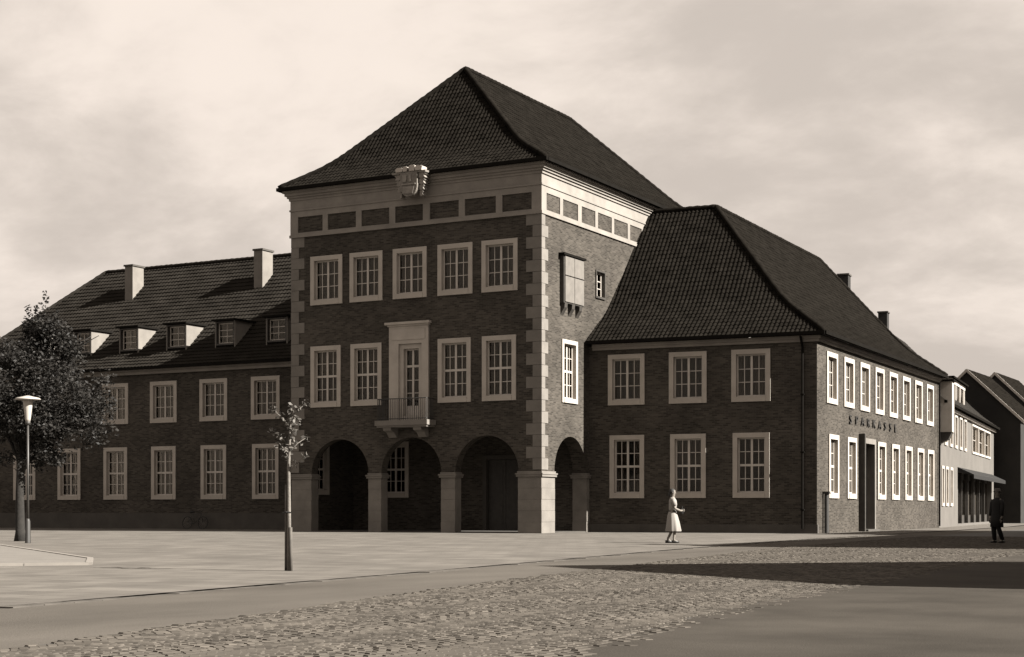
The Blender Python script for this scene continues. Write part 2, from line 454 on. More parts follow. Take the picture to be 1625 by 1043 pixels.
def strip_mesh(name, A, Bp, z, m, ys, kind='structure', offa=0.0, offb=0.0):
    b = MB()
    for y0, y1 in zip(ys, ys[1:]):
        b.quad((xat(A, y0)+offa, y0, z), (xat(Bp, y0)+offb, y0, z), (xat(Bp, y1)+offb, y1, z), (xat(A, y1)+offa, y1, z))
    o = b.obj(name, m); o['kind'] = kind; return o
YS = [-62, -57, -54, -51.4, -49.06, -47, -44.5, -42, -40.4, -38.5, -37, -30.5, -29.5, -21.8, -10, 2, 20, 40, 64, 90]
FARW = [(-90, -75), (-90, 95)]
strip_mesh('plaza', FARW, KERB, 0.0, 'paving', YS, offb=-0.11)
strip_mesh('footway', KERB, COBW, -0.012, 'strip', YS, offa=0.09)
road = strip_mesh('road', COBW, COBE, -0.009, 'sett_bed', YS)
strip_mesh('carriageway', COBE, [(46, -75), (46, 95)], -0.0045, 'asphalt', YS)

# gutter stones along the plaza edge
gut = thing('gutter', (18.1, -38.5, 0), None, None); tag(gut, kind='structure')
gm = MB(); gm.box(-0.095, 0.095, -0.247, 0.247, -0.05, -0.004); gme = gm.mesh('gutter_stone', 'gutter_stone')
y = -57.0; cnt = 0
while y < 12:
    x = xat(KERB, y); x2 = xat(KERB, y+0.5)
    link('gutter_stone', gme, gut, ((x+x2)/2-18.1, y+0.25+38.5, rnd.uniform(-0.012, 0.004)), atan2(x-x2, 0.5)); y += 0.502; cnt += 1

# setts in shallow arcs
def sett_verts(cx_, cy_, ang, w, l, h):
    c, s = cos(ang), sin(ang); out = []
    for (f, z) in ((1.0, -0.03), (0.98, h-0.012), (0.80, h)):
        for (a, b) in ((-1, -1), (1, -1), (1, 1), (-1, 1)):
            x, yy = a*w/2*f, b*l/2*f; out.append((cx_+x*c-yy*s, cy_+x*s+yy*c, z))
    return out
SF = [[0, 1, 5, 4], [1, 2, 6, 5], [2, 3, 7, 6], [3, 0, 4, 7], [4, 5, 9, 8], [5, 6, 10, 9], [6, 7, 11, 10], [7, 4, 8, 11], [8, 9, 10, 11]]
setts = []
row = 0; y = -58.5; pit = 0.096; AW = 1.30
cols = []; x = 14.0
while x < 31.0:
    w = rnd.uniform(0.080, 0.104); cols.append((x, w)); x += w
while y < 1.0:
    for (x, w) in cols:
        xl = 0.04*(y+50)                      # the arcs drift with the lane
        xc = x+w/2-xl; u = ((x+w/2-14.0)/AW) % 1.0-0.5
        yy = y+0.34*(1-4*u*u)+rnd.uniform(-0.006, 0.006); ang = atan2(-2.72*u/AW, 1.0)*0.8
        if xat(COBW, yy)+0.05-0.10*rnd.random() < xc < xat(COBE, yy)-0.06+0.40*rnd.random()**2 and abs(xc-22) < 8:
            setts.append((xc+rnd.uniform(-0.004, 0.004), yy, ang+rnd.uniform(-0.05, 0.05), (w-0.008)*(1+0.04*rnd.random()), pit-0.008+rnd.uniform(-0.008, 0.003), rnd.uniform(-0.003, 0.004)))
    y += pit; row += 1
cp = Vector((31.75, -60.9))
fwd = Vector((-sin(TH), cos(TH))); rgt = Vector((cos(TH), sin(TH)))
def inview(s):
    d = Vector((s[0], s[1]))-cp; dep = d.dot(fwd)
    if dep < 1: return False
    u = 812.5+2520*d.dot(rgt)/dep; v = 810+2520*1.0/dep
    return 0 < u < 1625 and v < 1043
vis = [s for s in setts if inview(s)]
vis.sort(key=lambda s: (s[0]-cp.x)**2+(s[1]-cp.y)**2)
near = set(id(s) for s in vis[:300])
protos = []
for k in range(6):
    me = bpy.data.meshes.new('sett'); me.from_pydata(sett_verts(0, 0, 0, 0.098-0.002*k, 0.095, 0.002*k-0.004), [], SF); me.update()
    me.materials.append(MATS['setts']); protos.append(me)
bulk = MB()
for s in setts:
    if id(s) in near:
        o = link('sett', protos[rnd.randrange(6)], road, (s[0], s[1], 0), s[2]); o.scale = (s[3]/0.094, s[4]/0.095, 1)
    else:
        i0 = len(bulk.v); bulk.v += sett_verts(*s); bulk.f += [[i0+i for i in q] for q in SF]
bo = bulk.obj('sett_field', 'setts', road); bo['kind'] = 'stuff'

# ------------------------------------------------------------------ tower
FA = Frame((0, 0), 0)                         # tower front: s = x
FS = Frame((0, 0), pi/2)                      # tower side: s = y
TWR = thing('town_hall_tower', (-6.65, 10, 0), 'tall brick hall block with hipped roof, arcade and small balcony', 'building')
TW, TD = 13.3, 21.0
holesF = []
for s in (-12.2, -9.98, -7.61, -5.23, -2.96): holesF.append(add_window(TWR, FA, s, s+1.80, 10.6, 12.88, 'square'))
for s in (-12.19, -9.93, -5.22, -2.94): holesF.append(add_window(TWR, FA, s, s+1.70, 5.81, 8.67, 'cross'))
holesF.append((-7.4, -5.92, 5.10, 8.6))
R_AR = 1.6; ARC = [-10.56, -6.66, -2.73]; SPR = 2.70
def arch_wall(mb, F, s0, s1, ztop, centres, r, spr, depth, seg=18):
    edges = [s0]
    for c in centres: edges += [c-r, c+r]
    edges.append(s1)
    for i in range(0, len(edges), 2):
        a, b = edges[i], edges[i+1]
        if b-a > 1e-3:
            mb.quad(F(a, 0, spr), F(b, 0, spr), F(b, 0, ztop), F(a, 0, ztop)); mb.quad(F(b, -depth, spr), F(a, -depth, spr), F(a, -depth, ztop), F(b, -depth, ztop))
    for c in centres:
        P = [(c-r*cos(pi*k/seg), spr+r*sin(pi*k/seg)) for k in range(seg+1)]
        for (x0, z0), (x1, z1) in zip(P, P[1:]):
            mb.quad(F(x0, 0, z0), F(x1, 0, z1), F(x1, 0, ztop), F(x0, 0, ztop))
            mb.quad(F(x1, -depth, z1), F(x0, -depth, z0), F(x0, -depth, ztop), F(x1, -depth, ztop))
            mb.quad(F(x0, 0, z0), F(x0, -depth, z0), F(x1, -depth, z1), F(x1, 0, z1))
b = MB(); wall_cells(b, FA, -TW, 0, 4.75, 15.7, holesF); arch_wall(b, FA, -TW, 0, 4.75, ARC, R_AR, SPR, 0.5)
b.obj('wall', 'brick', TWR)
holesS = [add_window(TWR, FS, 1.91, 3.46, 5.79, 8.60, 'tall'), add_window(TWR, FS, 5.37, 6.38, 10.82, 12.13, 'small', sm='dark_wood')]
b = MB(); wall_cells(b, FS, 0, TD, 4.75, 15.7, holesS); arch_wall(b, FS, 0, 5.2, 4.75, [2.82], R_AR, SPR, 0.7)
b.quad(FS(5.2, 0, 0), FS(TD, 0, 0), FS(TD, 0, 4.75), FS(5.2, 0, 4.75)); b.obj('wall', 'brick', TWR)
b = MB()
b.quad((-TW, TD, 0), (-TW, 0, 0), (-TW, 0, 15.7), (-TW, TD, 15.7)); b.quad((0, TD, 0), (-TW, TD, 0), (-TW, TD, 15.7), (0, TD, 15.7))
b.obj('wall', 'brick', TWR)
# porch behind the arcade
b = MB(); b.box(-TW+0.02, -0.02, 0.03, 5.2, -0.05, 0.05); b.obj('porch_floor', 'plinth', TWR)
b = MB(); b.box(-TW+0.02, -0.72, 0.52, 5.2, 4.76, 4.9); b.obj('porch_ceiling', 'render_wall', TWR)
FI = Frame((0, 4.6), 0)
hi = [add_window(TWR, FI, -11.35, -9.68, 1.62, 4.35, 'cross'), (-5.5, -3.2, 0.05, 3.6)]
b = MB(); wall_cells(b, FI, -TW+0.02, -0.02, 0.05, 4.76, hi); b.obj('wall', 'brick', TWR)
FW_ = Frame((-TW+0.35, 0), pi/2)
hw_ = [add_window(TWR, FW_, 0.75, 2.5, 1.75, 4.2, 'cross')]
b = MB(); wall_cells(b, FW_, 0.5, 4.6, 0.05, 4.76, hw_); b.obj('wall', 'brick', TWR)
dr = MB(); dr.box(-5.5, -5.3, 4.5, 4.9, 0.05, 3.6); dr.box(-3.4, -3.2, 4.5, 4.9, 0.05, 3.6); dr.box(-5.3, -3.4, 4.5, 4.9, 3.4, 3.6); 
do = dr.obj('door', 'plinth', TWR)
for x0, x1 in ((-5.29, -4.36), (-4.34, -3.41)):
    k = MB(); k.box(x0, x1, 4.72, 4.80, 0.05, 3.39); k.box(x0+0.15, x1-0.15, 4.70, 4.72, 0.4, 1.5); k.box(x0+0.15, x1-0.15, 4.70, 4.72, 1.8, 3.1)
    k.v = [(x+6.65, y_-10, z) for x, y_, z in k.v]; k.obj('door_leaf', 'dark_wood', do)
# piers with caps, built of blocks
def pier(x0, x1, y0, y1, top=2.56, n=5):
    core = MB(); core.box(x0+0.012, x1-0.012, y0+0.012, y1-0.012, 0.0, top); p = core.obj('pier', 'stone_block', TWR)
    c = MB(); c.box(x0-0.10, x1+0.10, y0-0.10, y1+0.08, top, top+0.06); c.box(x0-0.07, x1+0.07, y0-0.07, y1+0.05, top-0.10, top)
    c.box(x0-0.03, x1+0.03, y0-0.03, y1+0.03, top+0.06, SPR+0.004)
    c.v = [(x+6.65, y_-10, z) for x, y_, z in c.v]; c.obj('cap', 'stone', p)
    for i in range(n):
        z0, z1 = 0.0+(top-0.1)*i/n, (top-0.1)*(i+1)/n
        k = MB(); j = 0.006*(1 if i % 2 else -1)*rnd.random()
        k.box(x0+j, x1+j, y0+j*0.5, y1, z0+0.006, z1-0.006); k.v = [(x+6.65, y_-10, z) for x, y_, z in k.v]
        k.obj('stone_block', 'stone_block', p)
pier(-13.30, -12.16, -0.02, 0.55); pier(-8.96, -8.26, -0.02, 0.52); pier(-5.06, -4.33, -0.02, 0.52)
pier(-1.13, 0.03, -0.05, 1.22); pier(-0.70, 0.02, 4.42, 4.72)
# quoins
def quoin_col(cx_, sgn_front, both, z0=2.76, z1=13.86, h=0.505):
    z = z0; i = 0
    while z < z1-0.1:
        zt = min(z+h, z1)
        lf = 0.74 if i % 2 else 0.42; lsd = 0.30 if i % 2 else 0.58
        k = MB(); e = 0.025+rnd.uniform(-0.004, 0.006)
        if both:
            k.box(-lf, 0.0, -e, 0.0, z+0.007, zt-0.007); k.box(-0.002+0.002, e, -e, lsd, z+0.007, zt-0.007)
        else:
            k.box(-TW-e, -TW+lf, -e, 0.0, z+0.007, zt-0.007); k.box(-TW-e, -TW, 0.0, lsd, z+0.007, zt-0.007)
        k.obj('quoin_stone', 'stone', TWR); z += h; i += 1
quoin_col(0, -1, True); quoin_col(0, 1, False)
# panelled stone frieze and cornice
pf = [(-12.91, -11.49), (-11.2, -9.62), (-9.31, -7.79), (-7.47, -5.99), (-5.63, -4.12), (-3.81, -2.23), (-1.91, -0.45)]
ps = [(0.40, 1.70), (1.99, 3.49), (3.87, 5.30), (5.58, 7.09), (7.36, 8.90), (9.18, 10.55)]
b = MB()
wall_cells(b, FA, -TW-0.04, 0.04, 13.86, 15.66, [(a, c, 14.06, 14.80) for a, c in pf], depth=0.065, d=0.06)
b.quad(FA(-TW-0.04, 0.06, 13.86), FA(-TW-0.04, 0, 13.86), FA(0.04, 0, 13.86), FA(0.04, 0.06, 13.86))
wall_cells(b, FS, -0.06, TD, 13.86, 15.66, [(a, c, 14.06, 14.80) for a, c in ps], depth=0.065, d=0.041)
b.obj('frieze', 'frieze_stone', TWR)
b = MB(); b.box(-TW-0.08, 0.075, -0.095, -0.02, 13.84, 13.97); b.box(-0.02, 0.075, -0.02, TD, 13.84, 13.97)
b.box(-TW-0.08, 0.075, -0.10, -0.02, 15.08, 15.16); b.box(-0.02, 0.08, -0.02, TD, 15.08, 15.16)
b.obj('string_course', 'frieze_stone', TWR)
k = MB()
for (d0, za, zb) in ((0.10, 15.58, 15.70), (0.17, 15.70, 15.80), (0.25, 15.80, 15.93), (0.33, 15.93, 16.05)):
    k.box(-TW-d0, d0, -d0, TD+d0, za, zb)
k.obj('cornice', 'frieze_stone', TWR)
# roof
OV = 0.44; ZE = 16.12; HT = 22.1-ZE
e0, e1, e2, e3 = (-TW-OV, -OV), (OV, -OV), (OV, TD+OV), (-TW-OV, TD+OV)
ap0, ap1 = (-6.65, 4.86), (-6.65, TD-4.86)
pT = lambda t: Hprof(t, HT, 0.28, 0.19)
b = MB(); roof_face(b, e0, e1, ap0, ap0, ZE, pT); roof_face(b, e1, e2, ap0, ap1, ZE, pT)
roof_face(b, e2, e3, ap1, ap1, ZE, pT, plain=True, sub=2, tw=1.2); roof_face(b, e3, e0, ap1, ap0, ZE, pT, plain=True, sub=2, tw=1.2)
ro = b.obj('roof', 'tile', TWR); ro['kind'] = 'stuff'
def hip_line(E, A, z0, prof, n=14, lift=0.05):
    return [(E[0]+(A[0]-E[0])*i/n, E[1]+(A[1]-E[1])*i/n, z0+prof(i/n)+lift) for i in range(n+1)]
def caps(lines, parent, m='tile', r=0.13):
    k = MB()
    for l in lines:
        P = [Vector(p) for p in l]; pts = []; rr = []
        for a, c_ in zip(P, P[1:]):
            n_ = max(1, int((c_-a).length/0.19))
            for i in range(n_): pts.append(a.lerp(c_, i/n_)+Vector((0, 0, rnd.uniform(-0.008, 0.008)))); rr.append(r*(1.10 if len(rr) % 2 else 0.94))
        pts.append(P[-1]); rr.append(r); k.tube(pts, rr, 8)
    return k.obj('ridge_tiles', m, parent, True)
caps([hip_line(e0, ap0, ZE, pT), hip_line(e1, ap0, ZE, pT), hip_line(e2, ap1, ZE, pT), hip_line(e3, ap1, ZE, pT), [(*ap0, 22.17), (*ap1, 22.17)]], TWR)
k = MB(); k.box(e0[0]-0.08, e1[0]+0.08, -OV-0.10, -OV+0.06, ZE-0.10, ZE+0.05); k.box(OV-0.06, OV+0.10, -OV+0.06, TD+OV, ZE-0.10, ZE+0.05)
k.box(-TW-OV-0.10, -TW-OV+0.06, -OV+0.06, TD+OV, ZE-0.10, ZE+0.05); k.obj('gutter', 'gutter', TWR)
k = MB(); k.box(-TW-OV+0.02, OV-0.02, -OV+0.06, TD+OV-0.02, ZE-0.06, ZE-0.02); k.obj('soffit', 'dark_wood', TWR)
k = MB(); k.box(-TW+0.1, -3.4, 3.4, 3.5, 4.95, 15.6); k.box(-3.4, -3.3, 3.4, TD-0.2, 4.95, 15.6); k.box(-TW+0.05, -0.05, 0.3, TD-0.1, 9.2, 9.3); k.box(-TW+0.05, -0.05, 0.3, TD-0.1, 13.3, 13.4); k.obj('light_block_partition', 'dark_wood', TWR)  # inner walls and floors added to block light behind the windows
# balcony
k = MB(); k.box(-8.12, -5.34, -0.77, 0.02, 4.82, 5.05); k.box(-8.05, -5.41, -0.71, 0.02, 4.74, 4.82); bal = k.obj('balcony', 'stone', TWR)
for x in (-7.75, -6.15):
    k = MB(); k.extr([(0, 4.30), (0, 4.74), (0.66, 4.74), (0.62, 4.60), (0.35, 4.52), (0.15, 4.30)], x, x+0.42, lambda a, y_, z: (y_+6.65, -a-10, z)); k.obj('bracket', 'stone', bal)
k = MB()
k.tube([(-8.02, 0, 6.02), (-8.02, -0.68, 6.02), (-5.44, -0.68, 6.02), (-5.44, 0, 6.02)], 0.025, 6); k.tube([(-8.02, 0, 5.12), (-8.02, -0.68, 5.12), (-5.44, -0.68, 5.12), (-5.44, 0, 5.12)], 0.018, 6)
k.v = [(x+6.65, y_-10, z) for x, y_, z in k.v]; k.obj('railing', 'iron', bal)
bm_ = MB(); bm_.tube([(0, 0, 5.05), (0, 0, 6.02)], 0.012, 5); bme = bm_.mesh('railing_bar', 'iron')
for i in range(27): link('railing_bar', bme, bal, (-8.02+2.58*i/26+6.65, -10.68, 0))
for i in range(1, 7):
    link('railing_bar', bme, bal, (-8.02+6.65, -10.68+0.1*i, 0)); link('railing_bar', bme, bal, (-5.44+6.65, -10.68+0.1*i, 0))
k = MB(); k.box(-7.78, -7.27, -0.10, 0.2, 5.05, 8.54); k.box(-6.04, -5.69, -0.10, 0.2, 5.05, 8.54); k.box(-7.78, -5.69, -0.10, 0.2, 8.54, 9.34)
k.box(-7.62, -5.85, -0.125, -0.10, 8.72, 9.2)
k.box(-7.84, -5.63, -0.15, 0.2, 9.34, 9.42); k.box(-7.95, -5.57, -0.22, 0.2, 9.42, 9.53)
k.obj('door_surround', 'stone_trim', TWR)
add_window(TWR, Frame((0, 0.06), 0), -7.27, -6.04, 5.06, 8.53, 'door')
# side bay with closed pale shutters, on three corbels
k = MB(); k.box(0.0, 0.20, 1.75, 3.75, 10.18, 12.28); bay = k.obj('bay_box', 'dark_wood', TWR)
k = MB(); k.box(0.0, 0.30, 1.62, 3.84, 12.28, 12.38); k.v = [(x+6.65, y_-10, z) for x, y_, z in k.v]; k.obj('bay_roof', 'gutter', bay)
for (ya, yb) in ((1.84, 2.74), (2.78, 3.70)):
    for (za, zb) in ((10.24, 11.38), (11.42, 12.24)):
        k = MB(); k.box(0.20, 0.24, ya, yb, za, zb); k.v = [(x+6.65, y_-10, z) for x, y_, z in k.v]; k.obj('shutter', 'shutter', bay)
k = MB(); k.box(0.24, 0.26, 1.84, 3.7, 11.385, 11.415); k.v = [(x+6.65, y_-10, z) for x, y_, z in k.v]; k.obj('shutter_bar', 'gutter', bay)
for yy in (1.82, 2.55, 3.30):
    k = MB(); k.extr([(0, 9.66), (0, 10.18), (0.22, 10.18), (0.20, 9.98), (0.08, 9.80)], yy, yy+0.28, lambda a, y_, z: (a+6.65, y_-10, z)); k.obj('corbel', 'dark_wood', bay)
# coat of arms over the cornice
def shield_poly(w, z1, z0):
    P = [(-w, z1), (w, z1)]; m_ = z0+(z1-z0)*0.45
    for i in range(9): t = i/8*pi/2; P.append((w*cos(t), m_-(m_-z0)*sin(t)))
    return P+[(-x, z) for x, z in P[2:-1][::-1]]
CX, CZ = -6.22, 15.0
k = MB(); k.extr(shield_poly(0.44, 1.08, 0.0), -0.90, -0.40, lambda x, y_, z: (CX+x, y_, CZ+z)); cr = k.obj('coat_of_arms', 'shield', TWR)
def crp(poly, y0, y1, name, m):
    k = MB(); k.extr(poly, y0, y1, lambda x, y_, z: (CX+x+6.65, y_-10, CZ+z)); return k.obj(name, m, cr)
crp([(-0.36, 0.52), (0.36, 0.52), (0.36, 0.58), (-0.36, 0.58)], -0.935, -0.90, 'charge', 'relief')
crp([(-0.30, 0.14), (0.22, 0.12), (0.30, 0.44), (-0.28, 0.46)], -0.93, -0.90, 'charge', 'relief')
crp([(-0.30, 0.66), (-0.12, 0.66), (-0.08, 0.98), (-0.32, 0.98)], -0.935, -0.90, 'charge', 'relief')
crp([(0.04, 0.66), (0.12, 0.66), (0.14, 0.98), (0.02, 0.98)], -0.935, -0.90, 'charge', 'relief')
for sg in (-1, 1):
    for q in range(4):      # carved leaves of the mantling, stepped down each side
        z = 1.02-0.26*q; w_ = 0.34-0.05*q
        P = [(sg*0.47, z), (sg*(0.47+w_*0.55), z+0.05), (sg*(0.47+w_), z-0.04), (sg*(0.47+w_*0.72), z-0.10), (sg*(0.47+w_*0.95), z-0.20), (sg*(0.47+w_*0.4), z-0.24), (sg*0.47, z-0.20)]
        crp(P if sg == 1 else P[::-1], -0.80+0.03*q, -0.42, 'mantling', 'relief')
for x0, x1, z1 in ((-0.66, -0.34, 1.32), (-0.28, -0.10, 1.36), (0.04, 0.30, 1.40), (0.36, 0.68, 1.34)):
    crp([(x0, 1.131), (x1, 1.131), (x1+0.04, z1-0.05), (x1-0.05, z1), (x0+0.05, z1), (x0-0.04, z1-0.06)], -0.92, -0.50, 'crown_point', 'stone_trim')
crp([(-0.90, 1.05), (0.84, 1.05), (0.86, 1.13), (-0.92, 1.13)], -0.86, -0.45, 'crown_band', 'relief')

# ------------------------------------------------------------------ left wing
LY = 5.7; LX0, LX1 = -43.2, -TW
FL = Frame((0, LY), 0)
LW = thing('side_wing', (-28.8, 13, 0), 'long low dark wing with dormers and two chimneys behind the leafy tree', 'building')
hl = []
for k_ in range(7): s = -20.13-3.44*k_; hl.append(add_window(LW, FL, s, s+1.86, 5.75, 8.0, 'square'))
for k_ in range(8): s = -16.62-3.44*k_+0.06; hl.append(add_window(LW, FL, s-0.05, s+1.66, 1.59, 4.47, 'cross')) if k_ else None
b = MB(); wall_cells(b, FL, LX0, LX1+0.1, 0.85, 8.6, hl)
b.quad((LX0, 20.3, 0), (LX0, LY, 0), (LX0, LY, 8.6), (LX0, 20.3, 8.6)); b.quad((LX1, 20.3, 0), (LX0, 20.3, 0), (LX0, 20.3, 8.6), (LX1, 20.3, 8.6)); b.obj('wall', 'brick', LW)
b = MB(); b.box(LX0-0.05, LX1+0.1, LY-0.05, LY+0.25, -0.05, 0.85); b.obj('plinth', 'plinth', LW)
k = MB(); k.box(LX0-0.2, LX1+0.1, LY-0.18, LY+0.1, 8.42, 8.58); k.box(LX0-0.28, LX1+0.1, LY-0.28, LY+0.1, 8.58, 8.72); k.obj('cornice', 'frieze_stone', LW)
k = MB(); k.box(LX0-0.5, LX1+0.1, LY-0.56, LY-0.42, 8.66, 8.80); k.obj('gutter', 'gutter', LW)
k = MB(); k.box(LX0-0.4, LX1+0.1, LY-0.44, LY+0.1, 8.72, 8.75); k.obj('soffit', 'dark_wood', LW)
EY = LY-0.45; RYL = 13.0; ZEL = 8.78; HL = 15.6-ZEL; pL = lambda t: Hprof(t, HL, 0.2, 0.15)
b = MB(); RX0 = -37.0
roof_face(b, (LX0-0.45, EY), (LX1+0.2, EY), (RX0, RYL), (LX1+0.2, RYL), ZEL, pL, tw=0.24, amp=0.022, lift=0.045, course=0.36)
roof_face(b, (LX0-0.45, 20.75), (LX0-0.45, EY), (RX0, RYL), (RX0, RYL), ZEL, pL, plain=True, sub=2, tw=1.0)
roof_face(b, (LX1+0.2, 20.75), (LX0-0.45, 20.75), (LX1+0.2, RYL), (RX0, RYL), ZEL, pL, plain=True, sub=2, tw=1.0)
ro = b.obj('roof', 'tile_left', LW); ro['kind'] = 'stuff'
caps([[(RX0, RYL, 15.66), (LX1, RYL, 15.66)], hip_line((LX0-0.45, EY), (RX0, RYL), ZEL, pL)], LW, 'tile_left', 0.11)
def zroof(y_):
    return ZEL+pL((y_-EY)/(RYL-EY))
def dormer(x0, x1):
    yf = 6.62; z0, z1 = 9.88, 11.18; yb = yf
    while zroof(yb) < z1: yb += 0.02
    # front frame with window, white cheeks, flat roof
    k = MB(); k.box(x0-0.12, x1+0.12, yf-0.16, yb+0.15, z1, z1+0.10); d_ = k.obj('dormer', 'gutter', LW)
    for (xa, xb) in ((x0, x0+0.06), (x1-0.06, x1)):
        c = MB(); c.extr([(yf+0.02, zroof(yf+0.02)-0.1), (yf+0.02, z1-0.002), (yb+0.1, z1-0.002)], xa, xb, lambda a, y_, z: (y_+28.8, a-13, z)); c.obj('cheek', 'chimney_plaster', d_)
    k = MB(); k.box(x0+0.06, x1-0.06, yf+0.05, yf+0.10, 9.6, z0+0.1); k.v = [(x+28.8, y_-13, z) for x, y_, z in k.v]; k.obj('dormer_apron', 'gutter', d_)
    w = x1-x0-0.12
    sur, fr, gb, panes, curt, (iw, a, bb) = window_meshes(w, z1-z0-0.02, 'small', 'dark_wood')
    base = ((x0+x1)/2+28.8, yf-13+0.06, z0)
    o = link('dormer_window', sur, d_, base)
    link('sash_frame', fr, d_, base); link('glazing_bars', gb, d_, base)
    for me, l in panes: link('pane', me, d_, (base[0]+l[0], base[1], base[2]+l[2]))
for x0, x1 in ((-33.55, -32.2), (-30.12, -28.72), (-26.72, -25.3), (-23.32, -21.95), (-19.9, -18.5), (-36.95, -35.6)): dormer(x0, x1)
def chimney(x0, x1, y0, y1, z0, z1, parent, name='chimney', m='chimney_plaster', off=(0, 0)):
    k = MB(); k.box(x0, x1, y0, y1, z0, z1); o = k.obj(name, m, parent)
    pl = parent.matrix_basis.translation if parent.parent is None else Vector((0, 0, 0))
    k = MB(); k.box(x0-0.06, x1+0.06, y0-0.06, y1+0.06, z1, z1+0.10); k.v = [(x-pl.x, y_-pl.y, z-pl.z) for x, y_, z in k.v]; k.obj('chimney_cap', 'plinth', o)
chimney(-33.35, -32.75, 10.65, 11.6, 12.8, 15.42, LW); chimney(-23.85, -23.25, 10.7, 11.65, 12.8, 15.62, LW)
k = MB(); k.box(LX0+0.1, LX1, LY+3.0, LY+3.1, 0, 8.4); k.box(LX0+0.05, LX1, LY+0.28, 20.2, 8.40, 8.5); k.box(LX0+0.05, LX1, LY+0.28, LY+3.0, 4.9, 5.0); k.obj('light_block_partition', 'dark_wood', LW)  # added inside to stop sky light from the eaves gap showing in windows
k = MB(); k.tube([(-13.65, LY-0.1, 0.2), (-13.65, LY-0.1, 8.5)], 0.05, 8); k.obj('downpipe', 'gutter', LW)

# ------------------------------------------------------------------ right wing
A1 = radians(5.3); A2 = radians(1.93)
FR = Frame((0, 4.7), A1); SC = 10.514
Q = FR.O+FR.u*SC
FQ = Frame((Q.x, Q.y), pi/2+A2); SL = 25.2
RW = thing('corner_wing', (6, 16, 0), 'corner wing with steep flared tiled roof and lettered sunlit street front', 'building')
hf = []
for s in (0.94, 3.84, 6.72): hf.append(add_window(RW, FR, s, s+1.75, 5.78, 8.08, 'square'))
for s in (1.02, 3.90, 6.78): hf.append(add_window(RW, FR, s, s+1.65, 1.55, 4.41, 'cross'))
b = MB(); wall_cells(b, FR, -0.25, SC, 0.38, 8.5, hf); b.obj('wall', 'brick', RW)
hs = []
for i in range(8): s = 1.44+2.913*i; hs.append(add_window(RW, FQ, s, s+1.80, 5.74, 8.02, 'square'))
for s in (1.80, 4.95, 10.70, 13.65, 16.60, 19.50, 22.10): hs.append(add_window(RW, FQ, s, s+1.65, 1.54, 4.38, 'cross'))
hs.append((7.45, 9.95, 0.0, 4.30))
b = MB(); wall_cells(b, FQ, 0, SL, 0.0, 8.5, hs, depth=0.3); b.obj('wall', 'brick', RW)
def rw(mb, name, m, parent=RW, smooth=False):
    if parent is not RW: mb.v = [(x-6, y_-16, z) for x, y_, z in mb.v]
    return mb.obj(name, m, parent, smooth)
k = MB(); k.box(-0.25, SC+0.04, -0.2, 0.05, -0.05, 0.38, FR); rw(k, 'plinth', 'plinth')
# entrance in the street front
k = MB(); k.box(7.30, 7.55, -0.3, 0.10, 0, 4.45, FQ); k.box(9.85, 10.05, -0.3, 0.10, 0, 4.45, FQ); k.box(7.55, 9.85, -0.3, 0.10, 4.20, 4.45, FQ); en = rw(k, 'entrance', 'stone')
k = MB(); k.box(7.10, 7.30, -0.05, 0.30, 0, 4.62, FQ); rw(k, 'entrance_jamb', 'dark_wood', en)
for a_, c_ in ((7.56, 8.69), (8.71, 9.84)):
    k = MB(); k.box(a_, c_, -0.9, -0.84, 0.1, 4.19, FQ); k.box(a_+0.15, c_-0.15, -0.84, -0.81, 0.4, 1.6, FQ); k.box(a_+0.15, c_-0.15, -0.84, -0.81, 1.9, 3.9, FQ); rw(k, 'door_leaf', 'dark_wood', en)
k = MB(); k.box(7.55, 9.85, -0.9, 0.35, 0, 0.09, FQ); rw(k, 'step', 'plinth', en)
# cornices, gutters
k = MB(); k.box(0.22, SC+0.12, 0.0, 0.14, 8.30, 8.42, FR); k.box(0.22, SC+0.2, 0.0, 0.22, 8.42, 8.56, FR); rw(k, 'cornice', 'frieze_stone')
k = MB(); k.box(0.02, SL, 0.0, 0.14, 8.32, 8.44, FQ); k.box(0.02, SL, 0.0, 0.22, 8.44, 8.56, FQ); rw(k, 'cornice', 'frieze_stone')
OVR = 0.42; INR = 6.85; ZER = 8.66; HR = 15.75-ZER; pR = lambda t: Hprof(t, HR, 0.33, 0.235)
nf, nq = -FR.n, -FQ.n
def off_line(F, n_in, ins): return F.O+n_in*ins
def corner(ins1, ins2): return line_isect(off_line(FR, nf, ins1), FR.u, off_line(FQ, nq, ins2), FQ.u)
ec = corner(-OVR, -OVR); apx = corner(INR, INR)
fl = off_line(FR, nf, -OVR)+FR.u*0.02; fr_top = off_line(FR, nf, INR)+FR.u*(-0.6)
fl0 = line_isect(fl, FR.u, (0.0, 0), (0, 1)); ft0 = line_isect(fr_top, FR.u, (-0.05, 0), (0, 1))
se = off_line(FQ, nq, -OVR)+FQ.u*(SL+0.25); st = off_line(FQ, nq, INR)+FQ.u*(SL-0.6)
b = MB(); roof_face(b, fl0, ec, ft0, apx, ZER, pR); roof_face(b, ec, se, apx, st, ZER, pR)
